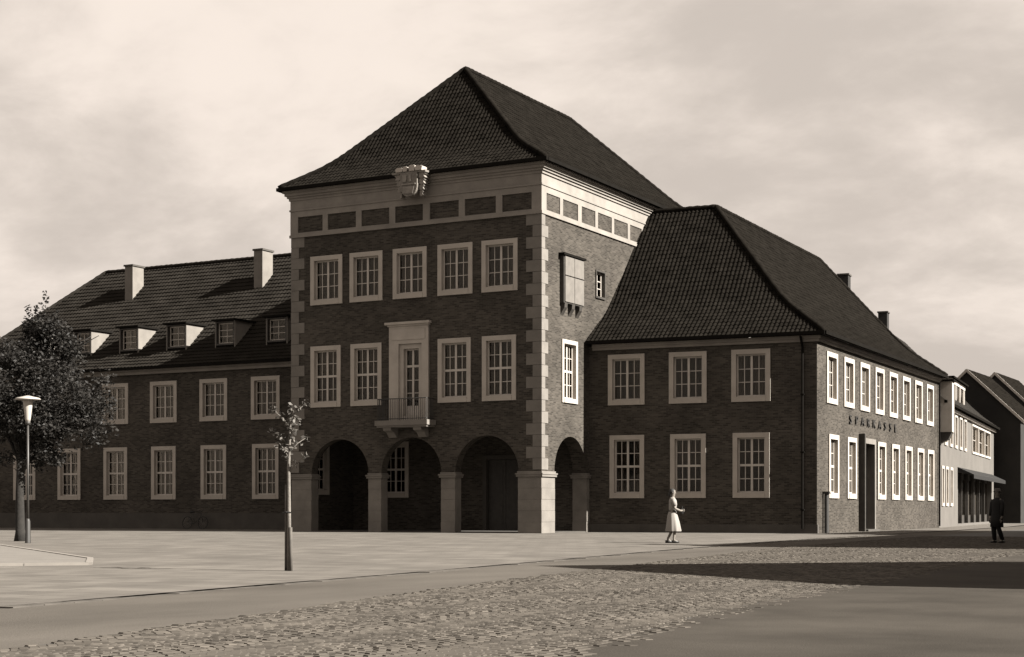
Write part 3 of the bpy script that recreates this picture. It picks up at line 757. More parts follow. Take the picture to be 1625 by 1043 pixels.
# courtyard slopes
ic = corner(2*INR+OVR, 2*INR+OVR); il = off_line(FR, nf, 2*INR+OVR)+FR.u*(-0.5); ie = off_line(FQ, nq, 2*INR+OVR)+FQ.u*SL
b.quad((il.x, il.y, ZER), (ic.x, ic.y, ZER), (apx.x, apx.y, 15.75), (ft0.x, ft0.y, 15.75)); b.quad((ic.x, ic.y, ZER), (ie.x, ie.y, ZER), (st.x, st.y, 15.75), (apx.x, apx.y, 15.75))
ro = rw(b, 'roof', 'tile'); ro['kind'] = 'stuff'
b = MB(); b.quad((il.x, il.y, 0), (ic.x, ic.y, 0), (ic.x, ic.y, ZER), (il.x, il.y, ZER)); b.quad((ic.x, ic.y, 0), (ie.x, ie.y, 0), (ie.x, ie.y, ZER), (ic.x, ic.y, ZER))
gq = FQ(SL, 0, 0)
b.face((gq[0], gq[1], 0), (ie.x, ie.y, 0), (ie.x, ie.y, ZER-0.1), (st.x, st.y, 15.6), (gq[0], gq[1], ZER-0.1)); rw(b, 'wall', 'brick')
caps([hip_line(ec, apx, ZER, pR), [(ft0.x, ft0.y, 15.80), (apx.x, apx.y, 15.80)], [(apx.x, apx.y, 15.80), (st.x, st.y, 15.80)], hip_line(se, st, ZER, pR)], RW)
k = MB(); k.box(0.04, SC+OVR+0.02, OVR-0.03, OVR+0.12, ZER-0.10, ZER+0.05, FR); k.box(-OVR-0.02, SL+0.2, OVR-0.03, OVR+0.12, ZER-0.10, ZER+0.05, FQ); rw(k, 'gutter', 'gutter')
k = MB(); k.box(0.04, SC+OVR-0.05, 0.0, OVR-0.03, ZER-0.06, ZER-0.03, FR); k.box(-0.1, SL+0.2, 0.0, OVR-0.03, ZER-0.062, ZER-0.032, FQ); rw(k, 'soffit', 'dark_wood')
k = MB(); k.tube([FR(9.9, 0.09, 0.2), FR(9.9, 0.09, 8.1), FR(9.9, OVR+0.03, 8.5)], 0.055, 8)
for z_ in (1.0, 3.5, 6.0): k.box(9.82, 9.98, 0.0, 0.16, z_, z_+0.05, FR)
rw(k, 'downpipe', 'gutter')
k = MB(); k.tube([FQ(0.96, 0.16, 0.0), FQ(0.96, 0.16, 1.75)], 0.10, 10); k.box(0.84, 1.08, 0.0, 0.3, 1.72, 1.82, FQ); rw(k, 'standpipe', 'iron')
k = MB(); k.tube([FQ(24.95, 0.1, 0.1), FQ(24.95, 0.1, 8.4)], 0.055, 8); rw(k, 'downpipe', 'gutter')
k = MB(); k.box(0.1, SC-3.2, -3.1, -3.0, 0, 8.3, FR); k.box(3.0, SL-0.1, -3.1, -3.0, 0, 8.3, FQ); k.box(0.1, SL-0.1, -3.0, -0.32, 4.9, 5.0, FQ); k.box(0.1, SC-3.2, -3.0, -0.32, 4.9, 5.0, FR)
k.box(0.1, SL-0.1, -13, -0.32, 8.30, 8.4, FQ); k.box(0.1, SC-3.2, -13, -0.32, 8.28, 8.38, FR); rw(k, 'light_block_partition', 'dark_wood')  # unseen inner walls and floors added to keep stray sky light out
# street lettering
def letter(ch, s, z, h):
    cu = bpy.data.curves.new('letter', 'FONT'); cu.body = ch; cu.align_x = 'CENTER'; cu.size = h/0.70; cu.extrude = 0.03; cu.resolution_u = 3
    tmp = bpy.data.objects.new('letter_curve', cu); COL.objects.link(tmp)
    dg = bpy.context.evaluated_depsgraph_get(); me = bpy.data.meshes.new_from_object(tmp.evaluated_get(dg))
    bpy.data.objects.remove(tmp); me.materials.clear(); me.materials.append(MATS['letter'])
    for v_ in me.vertices: v_.co.x *= 1.55
    q = FQ(s, 0.04, z); o = bpy.data.objects.new('letter', me); COL.objects.link(o); o.parent = RW
    o.location = (q[0]-6, q[1]-16, q[2]); o.rotation_euler = (pi/2, 0, FQ.a)
for i, ch in enumerate('SPARKASSE'): letter(ch, 5.45+i*1.115, 5.02, 0.40)

# ------------------------------------------------------------------ next houses up the street
def rotf(F, s, ang): q = F(s, 0, 0); return Frame((q[0], q[1]), ang)
FH = Frame((FQ(25.35, 0, 0)[0], FQ(25.35, 0, 0)[1]), pi/2+radians(6.6))
def local(parent, mb):
    t = parent.matrix_basis.translation; mb.v = [(x-t.x, y_-t.y, z-t.z) for x, y_, z in mb.v]; return mb
c0 = FH(16, -6, 0)
WH = thing('street_house', (c0[0], c0[1], 0), 'white rendered house with wide dormer and dark shop awning next to the lettered wing', 'house')
HLn = 33.5; hh = []
for (a, c_) in ((2.3, 3.6), (4.9, 6.3), (7.5, 8.9), (10.1, 11.5), (12.7, 14.1)): hh.append(add_window(WH, FH, a, c_, 4.85, 6.95, 'plain', sm='paint'))
for (a, c_) in ((17.6, 21.6), (21.9, 26.0), (26.3, 30.4)): hh.append(add_window(WH, FH, a, c_, 4.85, 6.85, 'shop', sm='paint'))
for (a, c_) in ((1.0, 2.1), (2.9, 4.2), (5.1, 6.4)): hh.append(add_window(WH, FH, a, c_, 1.25, 3.6, 'plain', sm='paint'))
hh.append((9.4, 31.8, 0.15, 3.45))
b = MB(); wall_cells(b, FH, 0.0, HLn, 0, 7.25, hh, depth=0.35)
p_ = [FH(HLn, 0, 0), FH(HLn, -13.5, 0), FH(0, -13.5, 0), FH(0, 0, 0)]
for (pa, pb) in zip(p_, p_[1:]): b.quad(pa, pb, (pb[0], pb[1], 7.25), (pa[0], pa[1], 7.25))
for s_ in (0, HLn): b.face(FH(s_, 0, 7.25), FH(s_, -6.75, 13.9), FH(s_, -13.5, 7.25))
b.obj('wall', 'white_wall', WH)
pH = lambda t: Hprof(t, 14.2-7.3, 0.2, 0.15)
b = MB(); roof_face(b, FH(-0.05, 0.4, 0)[:2], FH(HLn+0.2, 0.4, 0)[:2], FH(-0.05, -6.75, 0)[:2], FH(HLn+0.2, -6.75, 0)[:2], 7.3, pH, tw=0.5, sub=4, amp=0.03)
roof_face(b, FH(HLn+0.2, -13.9, 0)[:2], FH(-0.05, -13.9, 0)[:2], FH(HLn+0.2, -6.75, 0)[:2], FH(-0.05, -6.75, 0)[:2], 7.3, pH, plain=True, sub=2, tw=2)
ro = b.obj('roof', 'tile_pale', WH); ro['kind'] = 'stuff'
k = MB(); k.box(0.0, HLn+0.2, 0.28, 0.46, 7.18, 7.34, FH); k.obj('gutter', 'gutter', WH)
k = MB(); k.box(0.0, HLn, 0.0, 0.18, 6.98, 7.16, FH); k.obj('cornice', 'paint', WH)
for (s_, zt) in ((7.6, 15.95), (23.5, 15.4)):
    k = MB(); k.box(s_, s_+0.9, -7.2, -6.55, 12.6, zt, FH); o = k.obj('chimney', 'dark_wall', WH)
    k = MB(); k.box(s_-0.06, s_+0.96, -7.26, -6.49, zt, zt+0.10, FH); local(WH, k).obj('chimney_cap', 'plinth', o)
# projecting bay at its near end
k = MB(); k.box(0.02, 1.0, 0.0, 0.72, 5.5, 8.4, FH); ob = k.obj('bay_box', 'stone_trim', WH)
k = MB(); k.box(-0.06, 1.1, 0.0, 0.82, 8.4, 8.52, FH); local(WH, k).obj('bay_roof', 'gutter', ob)
k = MB(); k.extr([(0, 4.85), (0, 5.5), (0.7, 5.5), (0.5, 5.1)], 0.1, 0.9, lambda a, y_, z: FH(y_, a, z)); local(WH, k).obj('corbel', 'dark_wood', ob)
# wide dormer
k = MB()
for s_ in (16.0, 24.4): k.extr([(-1.2, 8.1), (-1.2, 9.9), (-4.0, 9.9)], s_, s_+0.15, lambda a, y_, z: FH(y_, a, z))
for s_ in (18.5, 21.0, 23.4): k.box(s_, s_+0.3, -1.3, -1.15, 8.1, 9.9, FH)
k.box(16.15, 24.4, -1.3, -1.15, 9.6, 9.9, FH); k.box(16.15, 24.4, -1.3, -1.15, 8.0, 8.35, FH)
dm = k.obj('dormer', 'paint', WH)
k = MB(); k.box(15.8, 24.8, -4.3, -0.95, 9.9, 10.02, FH); local(WH, k).obj('dormer_roof', 'gutter', dm)
for (a, c_) in ((16.15, 18.5), (18.8, 21.0), (21.3, 23.4), (23.7, 24.4)):
    k = MB(); k.box(a, c_, -1.25, -1.22, 8.35, 9.6, FH); local(WH, k).obj('pane', 'glass', dm)
# shop: dark recess, posts, canvas awning
k = MB(); k.box(9.5, 31.7, -0.36, -0.34, 0.15, 3.44, FH); sh = k.obj('shop_front', 'dark_wood', WH)
for s_ in (12.5, 16.2, 20.0, 23.7, 27.4):
    k = MB(); k.box(s_, s_+0.18, -0.34, -0.1, 0.15, 3.44, FH); local(WH, k).obj('shop_post', 'dark_wood', sh)
for i in range(5):
    a = 9.7+i*4.4
    k = MB(); k.box(a+0.3, a+3.9, -0.31, -0.29, 0.7, 3.0, FH); local(WH, k).obj('pane', 'glass', sh)
k = MB(); k.extr([(0, 3.45), (0, 3.72), (1.0, 3.25), (1.0, 3.0), (0.95, 3.0), (0.95, 3.15)], 9.2, 32.0, lambda a, y_, z: FH(y_, a, z)); k.obj('awning', 'cloth_dark', WH)

def gable_house(name, x0, x1, y0, y1, ze, zr, label, wallm, roofm, verge=True, wins=(), cat='house', hip=0.0, chim=None, winx=()):
    """ridge along y; gable walls face -y and +y"""
    xm = (x0+x1)/2
    H = thing(name, (xm, (y0+y1)/2, 0), label, cat)
    F1 = Frame((x0, y0), 0); F2 = Frame((x1, y0), pi/2)
    h1 = [add_window(H, F1, a-x0, c_-x0, z0, z1, 'plain', sm='paint') for (a, c_, z0, z1) in winx]
    h2 = [add_window(H, F2, a-y0, c_-y0, z0, z1, 'plain', sm='paint') for (a, c_, z0, z1) in wins]
    b = MB(); wall_cells(b, F1, 0, x1-x0, 0, ze, h1); wall_cells(b, F2, 0, y1-y0, 0, ze, h2)
    b.face((x0, y0, ze), (x1, y0, ze), (xm, y0, zr-0.12)); b.face((x1, y1, ze), (x0, y1, ze), (xm, y1, zr-0.12))
    b.quad((x1, y1, 0), (x0, y1, 0), (x0, y1, ze), (x1, y1, ze)); b.quad((x0, y1, 0), (x0, y0, 0), (x0, y0, ze), (x0, y1, ze)); b.obj('wall', wallm, H)
    m_ = (zr-ze)/((x1-x0)/2); ov = 0.3; b = MB()
    for sg in (1, -1):
        xe = xm+sg*((x1-x0)/2+ov); z_e = ze-ov*m_
        pr = lambda t: (zr-z_e)*t
        if sg == 1: roof_face(b, (xe, y0-0.15), (xe, y1+0.15), (xm, y0-0.15), (xm, y1+0.15), z_e+0.05, pr, tw=0.5)
        else: roof_face(b, (xe, y1+0.15), (xe, y0-0.15), (xm, y1+0.15), (xm, y0-0.15), z_e+0.05, pr, tw=0.5)
    r_ = b.obj('roof', roofm, H); r_['kind'] = 'stuff'
    if verge:
        k = MB()
        for sg in (1, -1):
            xe = xm+sg*((x1-x0)/2+ov); z_e = ze-ov*m_
            a_ = [(xm, zr+0.10), (xe, z_e+0.10), (xe, z_e-0.16), (xm, zr-0.16)]
            k.extr(a_ if sg == 1 else a_[::-1], y0-0.20, y0-0.13)
        k.obj('verge_board', 'paint', H)
    if chim:
        for (cx_, cy_, cz) in chim: chimney(cx_-0.35, cx_+0.35, cy_-0.4, cy_+0.4, ze, cz, H, m='dark_wall')
    return H
gable_house('gabled_house', -0.6, 7.55, 65.5, 73.5, 8.1, 12.0, 'dark gabled house with pale verge board just beyond the shop awning', 'dark_wall', 'tile', wins=((67, 68.4, 1.2, 3.2), (70, 71.4, 1.2, 3.2), (67, 68.4, 4.6, 6.6), (70, 71.4, 4.6, 6.6)))
gable_house('gabled_house', -0.9, 7.6, 76.5, 86, 8.4, 12.6, 'farthest dark gabled roof at the right edge of the street', 'dark_wall', 'tile', wins=((78, 79.4, 1.2, 3.2), (82, 83.4, 4.6, 6.6)))

# east side of the street: the houses whose shadows fall across the square
def eaves_house(name, x0, x1, y0, y1, ze, zr, label, wallm, wins):
    H = gable_house(name, x0, x1, y0, y1, ze, zr, label, wallm, 'tile', verge=False, chim=[((x0+x1)/2, y0+1.2, zr+0.9)])
    FWs = Frame((x0, y1), -pi/2)
    for (a, c_, z0, z1) in wins:
        k = MB(); add_window(H, FWs, a, c_, z0, z1, 'plain', sm='paint', d=0.10, curtain=False)
    return H
wl = tuple((1.2+3.0*i, 2.5+3.0*i, z, z+1.8) for i in range(6) for z in (1.2, 4.4))
eaves_house('street_house', 25.8, 35.0, -17.6, 5.0, 6.6, 10.9, 'rendered house east of the street facing the corner wing', 'render_wall', wl)
eaves_house('street_house', 24.8, 34.2, 5.3, 20.0, 7.6, 12.9, 'taller rendered house east of the street opposite the shop', 'white_wall', wl[:8])
# house with its gable to the square
GH = thing('corner_house', (40.3, -33.6, 0), 'gable fronted house on the east side opposite the square', 'house')
gx0, gx1, gy0, gy1, gze, gzr = 34.7, 45.9, -38.8, -28.4, 6.6, 11.2
gm_ = (gy0+gy1)/2; b = MB()
b.face((gx0, gy1, 0), (gx0, gy0, 0), (gx0, gy0, gze), (gx0, gm_, gzr-0.1), (gx0, gy1, gze)); b.face((gx1, gy0, 0), (gx1, gy1, 0), (gx1, gy1, gze), (gx1, gm_, gzr-0.1), (gx1, gy0, gze))
b.quad((gx0, gy0, 0), (gx1, gy0, 0), (gx1, gy0, gze), (gx0, gy0, gze)); b.quad((gx1, gy1, 0), (gx0, gy1, 0), (gx0, gy1, gze), (gx1, gy1, gze)); b.obj('wall', 'white_wall', GH)
b = MB(); gmm = (gzr-gze)/((gy1-gy0)/2); zE = gze-0.3*gmm
pr = lambda t: (gzr-zE)*t
roof_face(b, (gx0-0.2, gy0-0.3), (gx1+0.2, gy0-0.3), (gx0-0.2, gm_), (gx1+0.2, gm_), zE+0.05, pr, tw=0.5); roof_face(b, (gx1+0.2, gy1+0.3), (gx0-0.2, gy1+0.3), (gx1+0.2, gm_), (gx0-0.2, gm_), zE+0.05, pr, tw=0.5)
r_ = b.obj('roof', 'tile', GH); r_['kind'] = 'stuff'
FG = Frame((gx0, gy1), -pi/2)
for a in (1.2, 4.5, 7.8):
    for z in (1.2, 4.3): add_window(GH, FG, a, a+1.3, z, z+1.9, 'plain', sm='paint', d=0.10, curtain=False)

# ------------------------------------------------------------------ raised bed by the tree
bd = [(11.1, -39.15), (9.0, -36.9), (-6.0, -25.9), (-11.0, -30.0), (6.5, -44.2)]
be = MB(); be.prism(bd, -0.01, 0.035); bed = be.obj('planting_bed', 'bed'); tag(bed, 'low pale gravel bed edged with flat stones at the left', 'planting bed')
for (a, c_) in zip(bd, bd[1:]+bd[:1]):
    a, c_ = Vector(a), Vector(c_); L = (c_-a).length; n_ = max(1, int(L/1.0)); dd = (c_-a)/n_
    for i in range(n_):
        m_ = a+dd*(i+0.5); k = MB(); k.box(-dd.length/2+0.006, dd.length/2-0.006, -0.06, 0.06, -0.02, 0.05)
        link('edging_stone', k.mesh('edging_stone', 'bed_stone'), bed, (m_.x, m_.y, 0), atan2(dd.y, dd.x))

# ------------------------------------------------------------------ trees
def leaf_blob(mb, c, r, n, size, rg, squash=0.8):
    for _ in range(n):
        d = Vector((rg.gauss(0, 1), rg.gauss(0, 1), rg.gauss(0, 1)*squash)).normalized()*r*(rg.random()**0.45)
        p = Vector(c)+d; s = size*rg.uniform(0.6, 1.25)
        a = Vector((rg.gauss(0, 1), rg.gauss(0, 1), rg.gauss(0, 0.5))).normalized(); q = a.cross(Vector((rg.gauss(0, 1), rg.gauss(0, 1), rg.gauss(0, 1)))).normalized()
        mb.face(p-a*s*0.55, p-q*s*0.30+a*s*0.05, p+a*s*0.55, p+q*s*0.30+a*s*0.05)
def limb(mb, p, d, L, r, depth, rg, tips, spread=0.55, n=5):
    pts = [Vector(p)]; d = Vector(d).normalized()
    for i in range(n):
        d = (d+Vector((rg.gauss(0, 0.13), rg.gauss(0, 0.13), rg.gauss(0.03, 0.08)))).normalized(); pts.append(pts[-1]+d*L/n)
    mb.tube(pts, [r*(1-0.6*i/n) for i in range(n+1)], 7 if r > 0.05 else 5)
    if depth == 0: tips.append(pts[-1]); tips.append(pts[-2]); return
    for k in range(rg.choice((3, 4))):
        i = rg.randint(2, n); a = rg.uniform(0, 2*pi)
        nd = (d+Vector((cos(a), sin(a), rg.uniform(-0.2, 0.5)))*spread*rg.uniform(0.8, 1.5)).normalized()
        limb(mb, pts[i], nd, L*rg.uniform(0.55, 0.8), r*0.5, depth-1, rg, tips, spread, n)
T1 = thing('leafy_tree', (-6.85, -23.4, 0), 'big leafy street tree with dark crown beside the lamp post', 'tree')
rg = random.Random(5); tr = MB(); tips = []
tr.tube([(-6.85, -23.4, -0.05), (-6.84, -23.38, 0.3), (-6.82, -23.42, 1.6), (-6.80, -23.36, 2.9)], [0.19, 0.15, 0.13, 0.115], 10)
for k in range(7):
    a = k*0.9+0.3; limb(tr, (-6.82, -23.38, 2.2+0.14*k), (cos(a)*0.9, sin(a)*0.9, 0.75+0.1*k), 1.5, 0.085, 1, rg, tips)
limb(tr, (-6.8, -23.36, 2.8), (0.02, 0, 1), 2.6, 0.12, 2, rg, tips)
tr.obj('trunk', 'bark', T1, True)
lf = MB(); ctr = Vector((-6.2, -23.1, 4.72))
cl = [t for t in tips if (t-ctr).xy.length < 2.1*(1-0.75*max(0, (t.z-ctr.z)/2.45)) and t.z < 7.0]
for _ in range(190):
    d = Vector((rg.gauss(0, 1), rg.gauss(0, 1), rg.gauss(0, 1))).normalized()*(rg.random()**0.40)
    wz = 1.0-0.48*max(0, d.z)
    cl.append(ctr+Vector((d.x*2.25*wz, d.y*2.25*wz, d.z*2.45)))
for c_ in cl: leaf_blob(lf, c_, rg.uniform(0.26, 0.58), rg.randint(110, 180), 0.115, rg)
for (dx, dy, zt) in ((0.05, 0.1, 8.0), (-0.55, 0.0, 7.6), (0.45, 0.3, 7.4), (-0.9, 0.2, 7.2), (0.2, -0.4, 7.5)):   # wisps at the top
    for i in range(9):
        t = i/8; leaf_blob(lf, (ctr.x+dx*(0.55+0.45*t), ctr.y+dy*t, 6.5+(zt-6.5)*t), 0.30*(1-0.8*t)+0.05, int(26*(1-0.65*t)), 0.13, rg)
lf.obj('crown', 'leaf', T1)

T2 = thing('young_tree', (15.94, -39.62, 0), 'thin young tree tied to two stakes on the pale square', 'tree')
rg = random.Random(9); tr = MB(); tips = []
X, Y = 15.95, -39.62
tr.tube([(X, Y, -0.02), (X+0.005, Y, 0.8), (X-0.005, Y, 1.7), (X+0.02, Y, 2.25), (X+0.06, Y, 2.75)], [0.036, 0.032, 0.028, 0.018, 0.006], 8)
for k in range(9):
    a = k*2.4; z = 1.62+0.11*k
    p0 = (X+0.005, Y, z); p1 = (X+0.15*cos(a), Y+0.15*sin(a), z+0.16); p2 = (X+0.30*cos(a), Y+0.30*sin(a), z+0.26)
    tr.tube([p0, p1, p2], [0.012, 0.008, 0.004], 5); tips += [Vector(p1), Vector(p2)]
tr.obj('trunk', 'bark_pale', T2, True)
lf = MB()
for t in tips: leaf_blob(lf, t, 0.085, 12, 0.078, rg)
for k in range(12): leaf_blob(lf, (X+0.05+rg.uniform(-0.04, 0.04), Y, 2.0+0.065*k), 0.085*(1-0.03*k), 9, 0.072, rg)
lf.obj('crown', 'leaf_pale', T2)
for (dx, dy, h_) in ((-0.075, 0.03, 1.42), (0.055, -0.02, 0.72)):
    k = MB(); k.tube([(X+dx, Y+dy, -0.05), (X+dx*0.95, Y+dy, h_)], [0.030, 0.026], 8); k.obj('stake', 'stake', T2, True)
k = MB(); k.tube([(X-0.11, Y-0.03, 0.96), (X-0.02, Y-0.05, 0.97), (X+0.04, Y-0.01, 0.965), (X+0.0, Y+0.05, 0.965), (X-0.1, Y+0.06, 0.96)], 0.012, 5); k.obj('tie', 'rubber', T2)

# ------------------------------------------------------------------ lamp post
LPX, LPY = -4.42, -25.42
LP = thing('street_lamp', (LPX, LPY, 0), 'slim street lamp with flat disc hood and white conical glass', 'street lamp')
k = MB(); k.lathe([(0.10, -0.05), (0.085, 0.02), (0.075, 0.66), (0.055, 0.72), (0.042, 0.75)], (LPX, LPY, 0), 14); k.obj('base', 'iron', LP, True)
k = MB(); k.tube([(LPX, LPY, 0.7), (LPX, LPY, 3.64)], [0.040, 0.032], 10); k.obj('pole', 'lamp_metal', LP, True)
k = MB(); k.lathe([(0.045, 3.60), (0.075, 3.64), (0.085, 3.70), (0.06, 3.72)], (LPX, LPY, 0), 14); k.obj('collar', 'lamp_metal', LP, True)
k = MB(); k.lathe([(0.07, 3.70), (0.085, 3.78), (0.125, 4.12), (0.150, 4.34), (0.145, 4.36)], (LPX, LPY, 0), 20); k.obj('lamp_glass', 'lamp_white', LP, True)
k = MB(); k.lathe([(0.16, 4.36), (0.37, 4.37), (0.385, 4.39), (0.34, 4.43), (0.16, 4.47), (0.05, 4.50)], (LPX, LPY, 0), 28); k.obj('hood', 'lamp_white', LP, True)

# ------------------------------------------------------------------ bicycle against the side wing
BX, BY = -23.6, 5.30
BK = thing('bicycle', (BX, BY, 0), 'dark bicycle leaning against the wall below the side wing windows', 'bicycle')
def bk(mb, name, m, parent=BK, smooth=True):
    tilt = 0.10
    mb.v = [(x, y_+z*tilt, z) for x, y_, z in mb.v]; return mb.obj(name, m, parent, smooth)
def ringpts(cx_, cz, r, n=24): return [(cx_+r*cos(2*pi*i/n), 0, cz+r*sin(2*pi*i/n)) for i in range(n+1)]
for wx in (-0.53, 0.53):
    k = MB(); k.tube([(BX+p[0], BY, p[2]) for p in ringpts(wx, 0.335, 0.325)], 0.02, 6); w_ = bk(k, 'wheel', 'rubber')
    k = MB()
    for i in range(12):
        a = 2*pi*i/12; k.tube([(wx, 0, 0.335), (wx+0.31*cos(a), 0, 0.335+0.31*sin(a))], 0.003, 4)
    bk(k, 'spokes', 'relief', w_)
k = MB()
for a, c_ in (((-0.53, 0.335), (-0.05, 0.29)), ((-0.53, 0.335), (-0.18, 0.80)), ((-0.05, 0.29), (-0.20, 0.86)), ((-0.18, 0.80), (0.36, 0.84)), ((-0.05, 0.29), (0.38, 0.70)), ((0.53, 0.335), (0.34, 0.98))):
    k.tube([(BX+a[0], BY, a[1]), (BX+c_[0], BY, c_[1])], 0.016, 6)
bk(k, 'frame', 'iron')
k = MB(); k.tube([(BX+0.34, BY-0.26, 1.02), (BX+0.37, BY-0.1, 1.05), (BX+0.36, BY, 1.0), (BX+0.37, BY+0.1, 1.05), (BX+0.34, BY+0.2, 1.02)], 0.014, 6); bk(k, 'handlebar', 'relief')
k = MB(); k.tube([(BX-0.34, BY, 0.91), (BX-0.22, BY, 0.93), (BX-0.06, BY, 0.90)], [0.075, 0.06, 0.02], 8); bk(k, 'saddle', 'rubber')

# ------------------------------------------------------------------ people
def skin_body(name, joints, edges, rad, m, parent, root=0):
    me = bpy.data.meshes.new(name); me.from_pydata(joints, edges, []); me.update()
    o = link(name, me, parent)
    mo = o.modifiers.new('skin', 'SKIN'); mo.use_smooth_shade = True
    sv = me.skin_vertices[0].data if me.skin_vertices else None
    if sv is None:
        bpy.context.view_layer.objects.active = o
    for i, r in enumerate(rad):
        me.skin_vertices[0].data[i].radius = r if isinstance(r, tuple) else (r, r)
    me.skin_vertices[0].data[root].use_root = True
    sb = o.modifiers.new('sub', 'SUBSURF'); sb.levels = 2; sb.render_levels = 2
    me.materials.append(MATS[m]); return o
def loft(rings, seg=18):
    """rings: (cx,cy,z,rx,ry)"""
    mb = MB(); i0 = 0
    for (cx_, cy_, z, rx, ry) in rings:
        for k in range(seg):
            t = 2*pi*k/seg; mb.v.append((cx_+rx*cos(t), cy_+ry*sin(t), z))
    n = len(rings)
    for i in range(n-1):
        for k in range(seg):
            k2 = (k+1) % seg; mb.f.append([i*seg+k, i*seg+k2, (i+1)*seg+k2, (i+1)*seg+k])
    mb.f.append([k for k in range(seg)][::-1]); mb.f.append([(n-1)*seg+k for k in range(seg)])
    return mb
def person(loc, rz, label, kind):
    P = thing('person', loc, label, 'person', rz=rz)
    J = [(0, 0, 0.90), (0, 0, 1.12), (0, 0, 1.30), (0, 0.0, 1.38), (0, 0.01, 1.455), (0, 0.012, 1.53), (0, 0.0, 1.60),
         (0.085, 0, 0.84), (0.09, 0.06, 0.47), (0.085, 0.02, 0.09), (0.088, 0.15, 0.04),
         (-0.085, 0, 0.84), (-0.09, 0.05, 0.47), (-0.085, -0.14, 0.11), (-0.085, -0.02, 0.045),
         (0.165, 0, 1.31), (0.20, 0.02, 1.06), (0.15, 0.22, 0.98), (0.10, 0.29, 1.0),
         (-0.165, 0, 1.31), (-0.20, 0.02, 1.06), (-0.14, 0.22, 1.0), (-0.08, 0.29, 1.02)]
    if kind == 'man':
        J[17] = (0.22, 0.06, 0.82); J[18] = (0.21, 0.09, 0.74); J[21] = (-0.22, 0.04, 0.82); J[22] = (-0.21, 0.07, 0.74)
    Ed = [(0, 1), (1, 2), (2, 3), (3, 4), (4, 5), (5, 6), (0, 7), (7, 8), (8, 9), (9, 10), (0, 11), (11, 12), (12, 13), (13, 14), (2, 15), (15, 16), (16, 17), (17, 18), (2, 19), (19, 20), (20, 21), (21, 22)]
    Rd = [(0.15, 0.10), (0.125, 0.09), (0.14, 0.095), 0.055, 0.075, 0.088, 0.06, 0.085, 0.055, 0.038, 0.03, 0.085, 0.055, 0.038, 0.03, 0.058, 0.043, 0.034, 0.032, 0.058, 0.043, 0.034, 0.032]
    skin_body('body', J, Ed, Rd, 'skin', P)
    # hands: five short fingers from the ends of the forearms
    for hx, hy, hz, sg in ((J[18][0], J[18][1], J[18][2], -1), (J[22][0], J[22][1], J[22][2], 1)):
        k = MB()
        for i in range(4):
            o_ = (i-1.5)*0.019
            if kind == 'man': pts = [(hx, hy+o_, hz-0.02), (hx, hy+o_*1.1, hz-0.08), (hx-sg*-0.012, hy+o_, hz-0.125+0.008*abs(i-1.3))]
            else: pts = [(hx, hy+0.01, hz+o_), (hx+sg*0.03, hy+0.06, hz+o_), (hx+sg*0.07, hy+0.06, hz+o_)]
            k.tube(pts, [0.010, 0.0095, 0.007], 6)
        k.tube([(hx, hy, hz+0.01), (hx+sg*0.03, hy+0.03, hz+0.045)] if kind != 'man' else [(hx, hy+0.03, hz), (hx, hy+0.055, hz-0.06)], [0.011, 0.008], 6)
        k.obj('hand', 'skin', None, True).parent = P
    def part(mb, name, m, sm=True):
        o = mb.obj(name, m, None, sm); o.parent = P; return o
    k = MB(); k.lathe([(0.0, -0.125), (0.05, -0.115), (0.078, -0.06), (0.088, 0.0), (0.086, 0.06), (0.06, 0.10), (0.0, 0.118)], (0, 0.005, 1.535), 16)
    head = part(k, 'head', 'skin')
    f = MB(); f.tube([(0, 0.088, 1.555), (0, 0.108, 1.515), (0, 0.090, 1.508)], [0.010, 0.015, 0.008], 6)
    for sx in (-1, 1): f.tube([(sx*0.086, 0.0, 1.565), (sx*0.094, -0.01, 1.535), (sx*0.086, 0.0, 1.505)], [0.010, 0.016, 0.008], 6)
    f.obj('nose_and_ears', 'skin', head, True)
    e = MB()
    for sx in (-1, 1): e.tube([(sx*0.024, 0.083, 1.547), (sx*0.042, 0.076, 1.547)], 0.007, 6)
    e.tube([(-0.022, 0.080, 1.478), (0, 0.084, 1.476), (0.022, 0.080, 1.478)], 0.005, 6)
    e.obj('eyes_and_mouth', 'hair', head, True)
    h = MB(); seg = 16
    prof = [(0.094, -0.02), (0.098, 0.03), (0.088, 0.085), (0.055, 0.122), (0.0, 0.135)]
    h.lathe(prof, (0, -0.014, 1.535), 16)
    if kind == 'woman': h.lathe([(0.0, -0.10), (0.05, -0.08), (0.07, -0.02), (0.05, 0.05), (0.0, 0.07)], (0, -0.07, 1.50), 12)
    h.obj('hair', 'hair', head, True)
    if kind == 'woman':
        bl = loft([(0, 0, 0.97, 0.135, 0.105), (0, 0, 1.05, 0.14, 0.11), (0, 0.015, 1.18, 0.165, 0.125), (0, 0.01, 1.29, 0.172, 0.115), (0, 0, 1.36, 0.12, 0.085), (0, 0, 1.395, 0.065, 0.065)])
        part(bl, 'blouse', 'cloth_white')
        for sx in (-1, 1):
            k = MB(); k.tube([(sx*0.14, 0, 1.325), (sx*0.185, 0.0, 1.27), (sx*0.205, 0.015, 1.14)], [0.062, 0.068, 0.066], 10); part(k, 'sleeve', 'cloth_white')
        k = loft([(0, 0, 0.955, 0.142, 0.112), (0, 0, 0.99, 0.142, 0.112)]); part(k, 'belt', 'cloth_dark')
        sk = MB(); seg = 36
        for (z, r, oy) in ((0.962, 0.135, 0), (0.85, 0.18, 0.0), (0.65, 0.225, 0.02), (0.38, 0.275, 0.03), (0.36, 0.268, 0.03)):
            for q in range(seg):
                t = 2*pi*q/seg; rr = r*(1+0.07*sin(9*t)*(0.962-z)/0.6); sk.v.append((rr*cos(t), rr*sin(t)*0.85+oy, z))
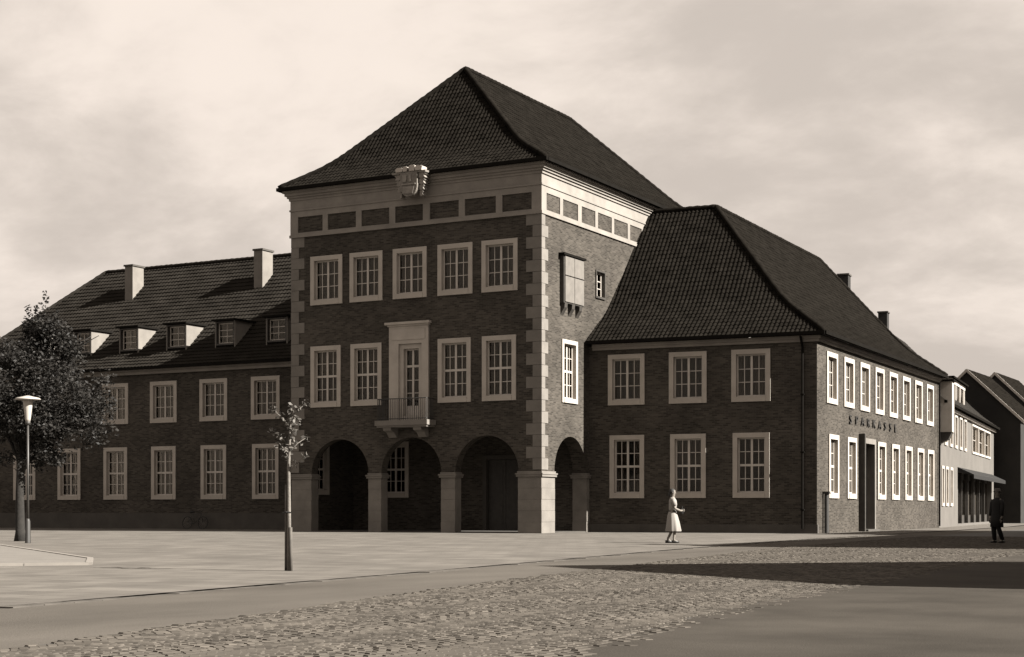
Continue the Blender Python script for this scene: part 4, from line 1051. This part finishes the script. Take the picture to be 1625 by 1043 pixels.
        for i in range(4):
            for q in range(seg):
                q2 = (q+1) % seg; sk.f.append([i*seg+q2, i*seg+q, (i+1)*seg+q, (i+1)*seg+q2])
        part(sk, 'skirt', 'cloth_white')
        k = MB(); k.box(-0.10, 0.10, 0.27, 0.33, 0.90, 1.06); k.tube([(-0.06, 0.30, 1.06), (-0.04, 0.30, 1.12), (0.04, 0.30, 1.12), (0.06, 0.30, 1.06)], 0.008, 5)
        bag = part(k, 'handbag', 'cloth_dark', False)
    else:
        ct = loft([(0, 0.02, 0.50, 0.215, 0.18), (0, 0.01, 0.75, 0.20, 0.165), (0, 0, 0.98, 0.178, 0.135), (0, 0, 1.18, 0.195, 0.135), (0, 0, 1.30, 0.19, 0.12), (0, 0, 1.37, 0.12, 0.09), (0, 0, 1.40, 0.07, 0.07)])
        part(ct, 'coat', 'cloth_dark')
        for sx in (-1, 1):
            k = MB(); k.tube([(sx*0.15, 0, 1.325), (sx*0.20, 0.01, 1.22), (sx*0.215, 0.02, 1.06), (sx*0.222, 0.055, 0.84)], [0.062, 0.066, 0.058, 0.05], 10); part(k, 'sleeve', 'cloth_dark')
        for q in ((7, 8, 9), (11, 12, 13)):
            k = MB(); k.tube([J[i] for i in q], [0.10, 0.078, 0.062], 10); part(k, 'trouser_leg', 'cloth_dark')
        k = MB(); k.lathe([(0.135, 1.585), (0.14, 1.592), (0.098, 1.60), (0.094, 1.66), (0.07, 1.685), (0.0, 1.69)], (0, -0.005, 0), 18); part(k, 'hat', 'cloth_grey')
    for q in ((9, 10), (13, 14)):
        a, c_ = J[q[0]], J[q[1]]
        k = MB(); k.tube([(a[0], a[1]-0.06, 0.045), (a[0], a[1]+0.06, 0.045), (a[0], a[1]+0.17, 0.032)], [0.042, 0.045, 0.028], 8); part(k, 'shoe', 'shoe')
    return P
person((12.85, -16.0, 0), radians(-55), 'person in a white belted dress walking across the square', 'woman')
person((21.5, -11.0, -0.01), radians(150), 'person in dark coat and hat at the right edge of the street', 'man')
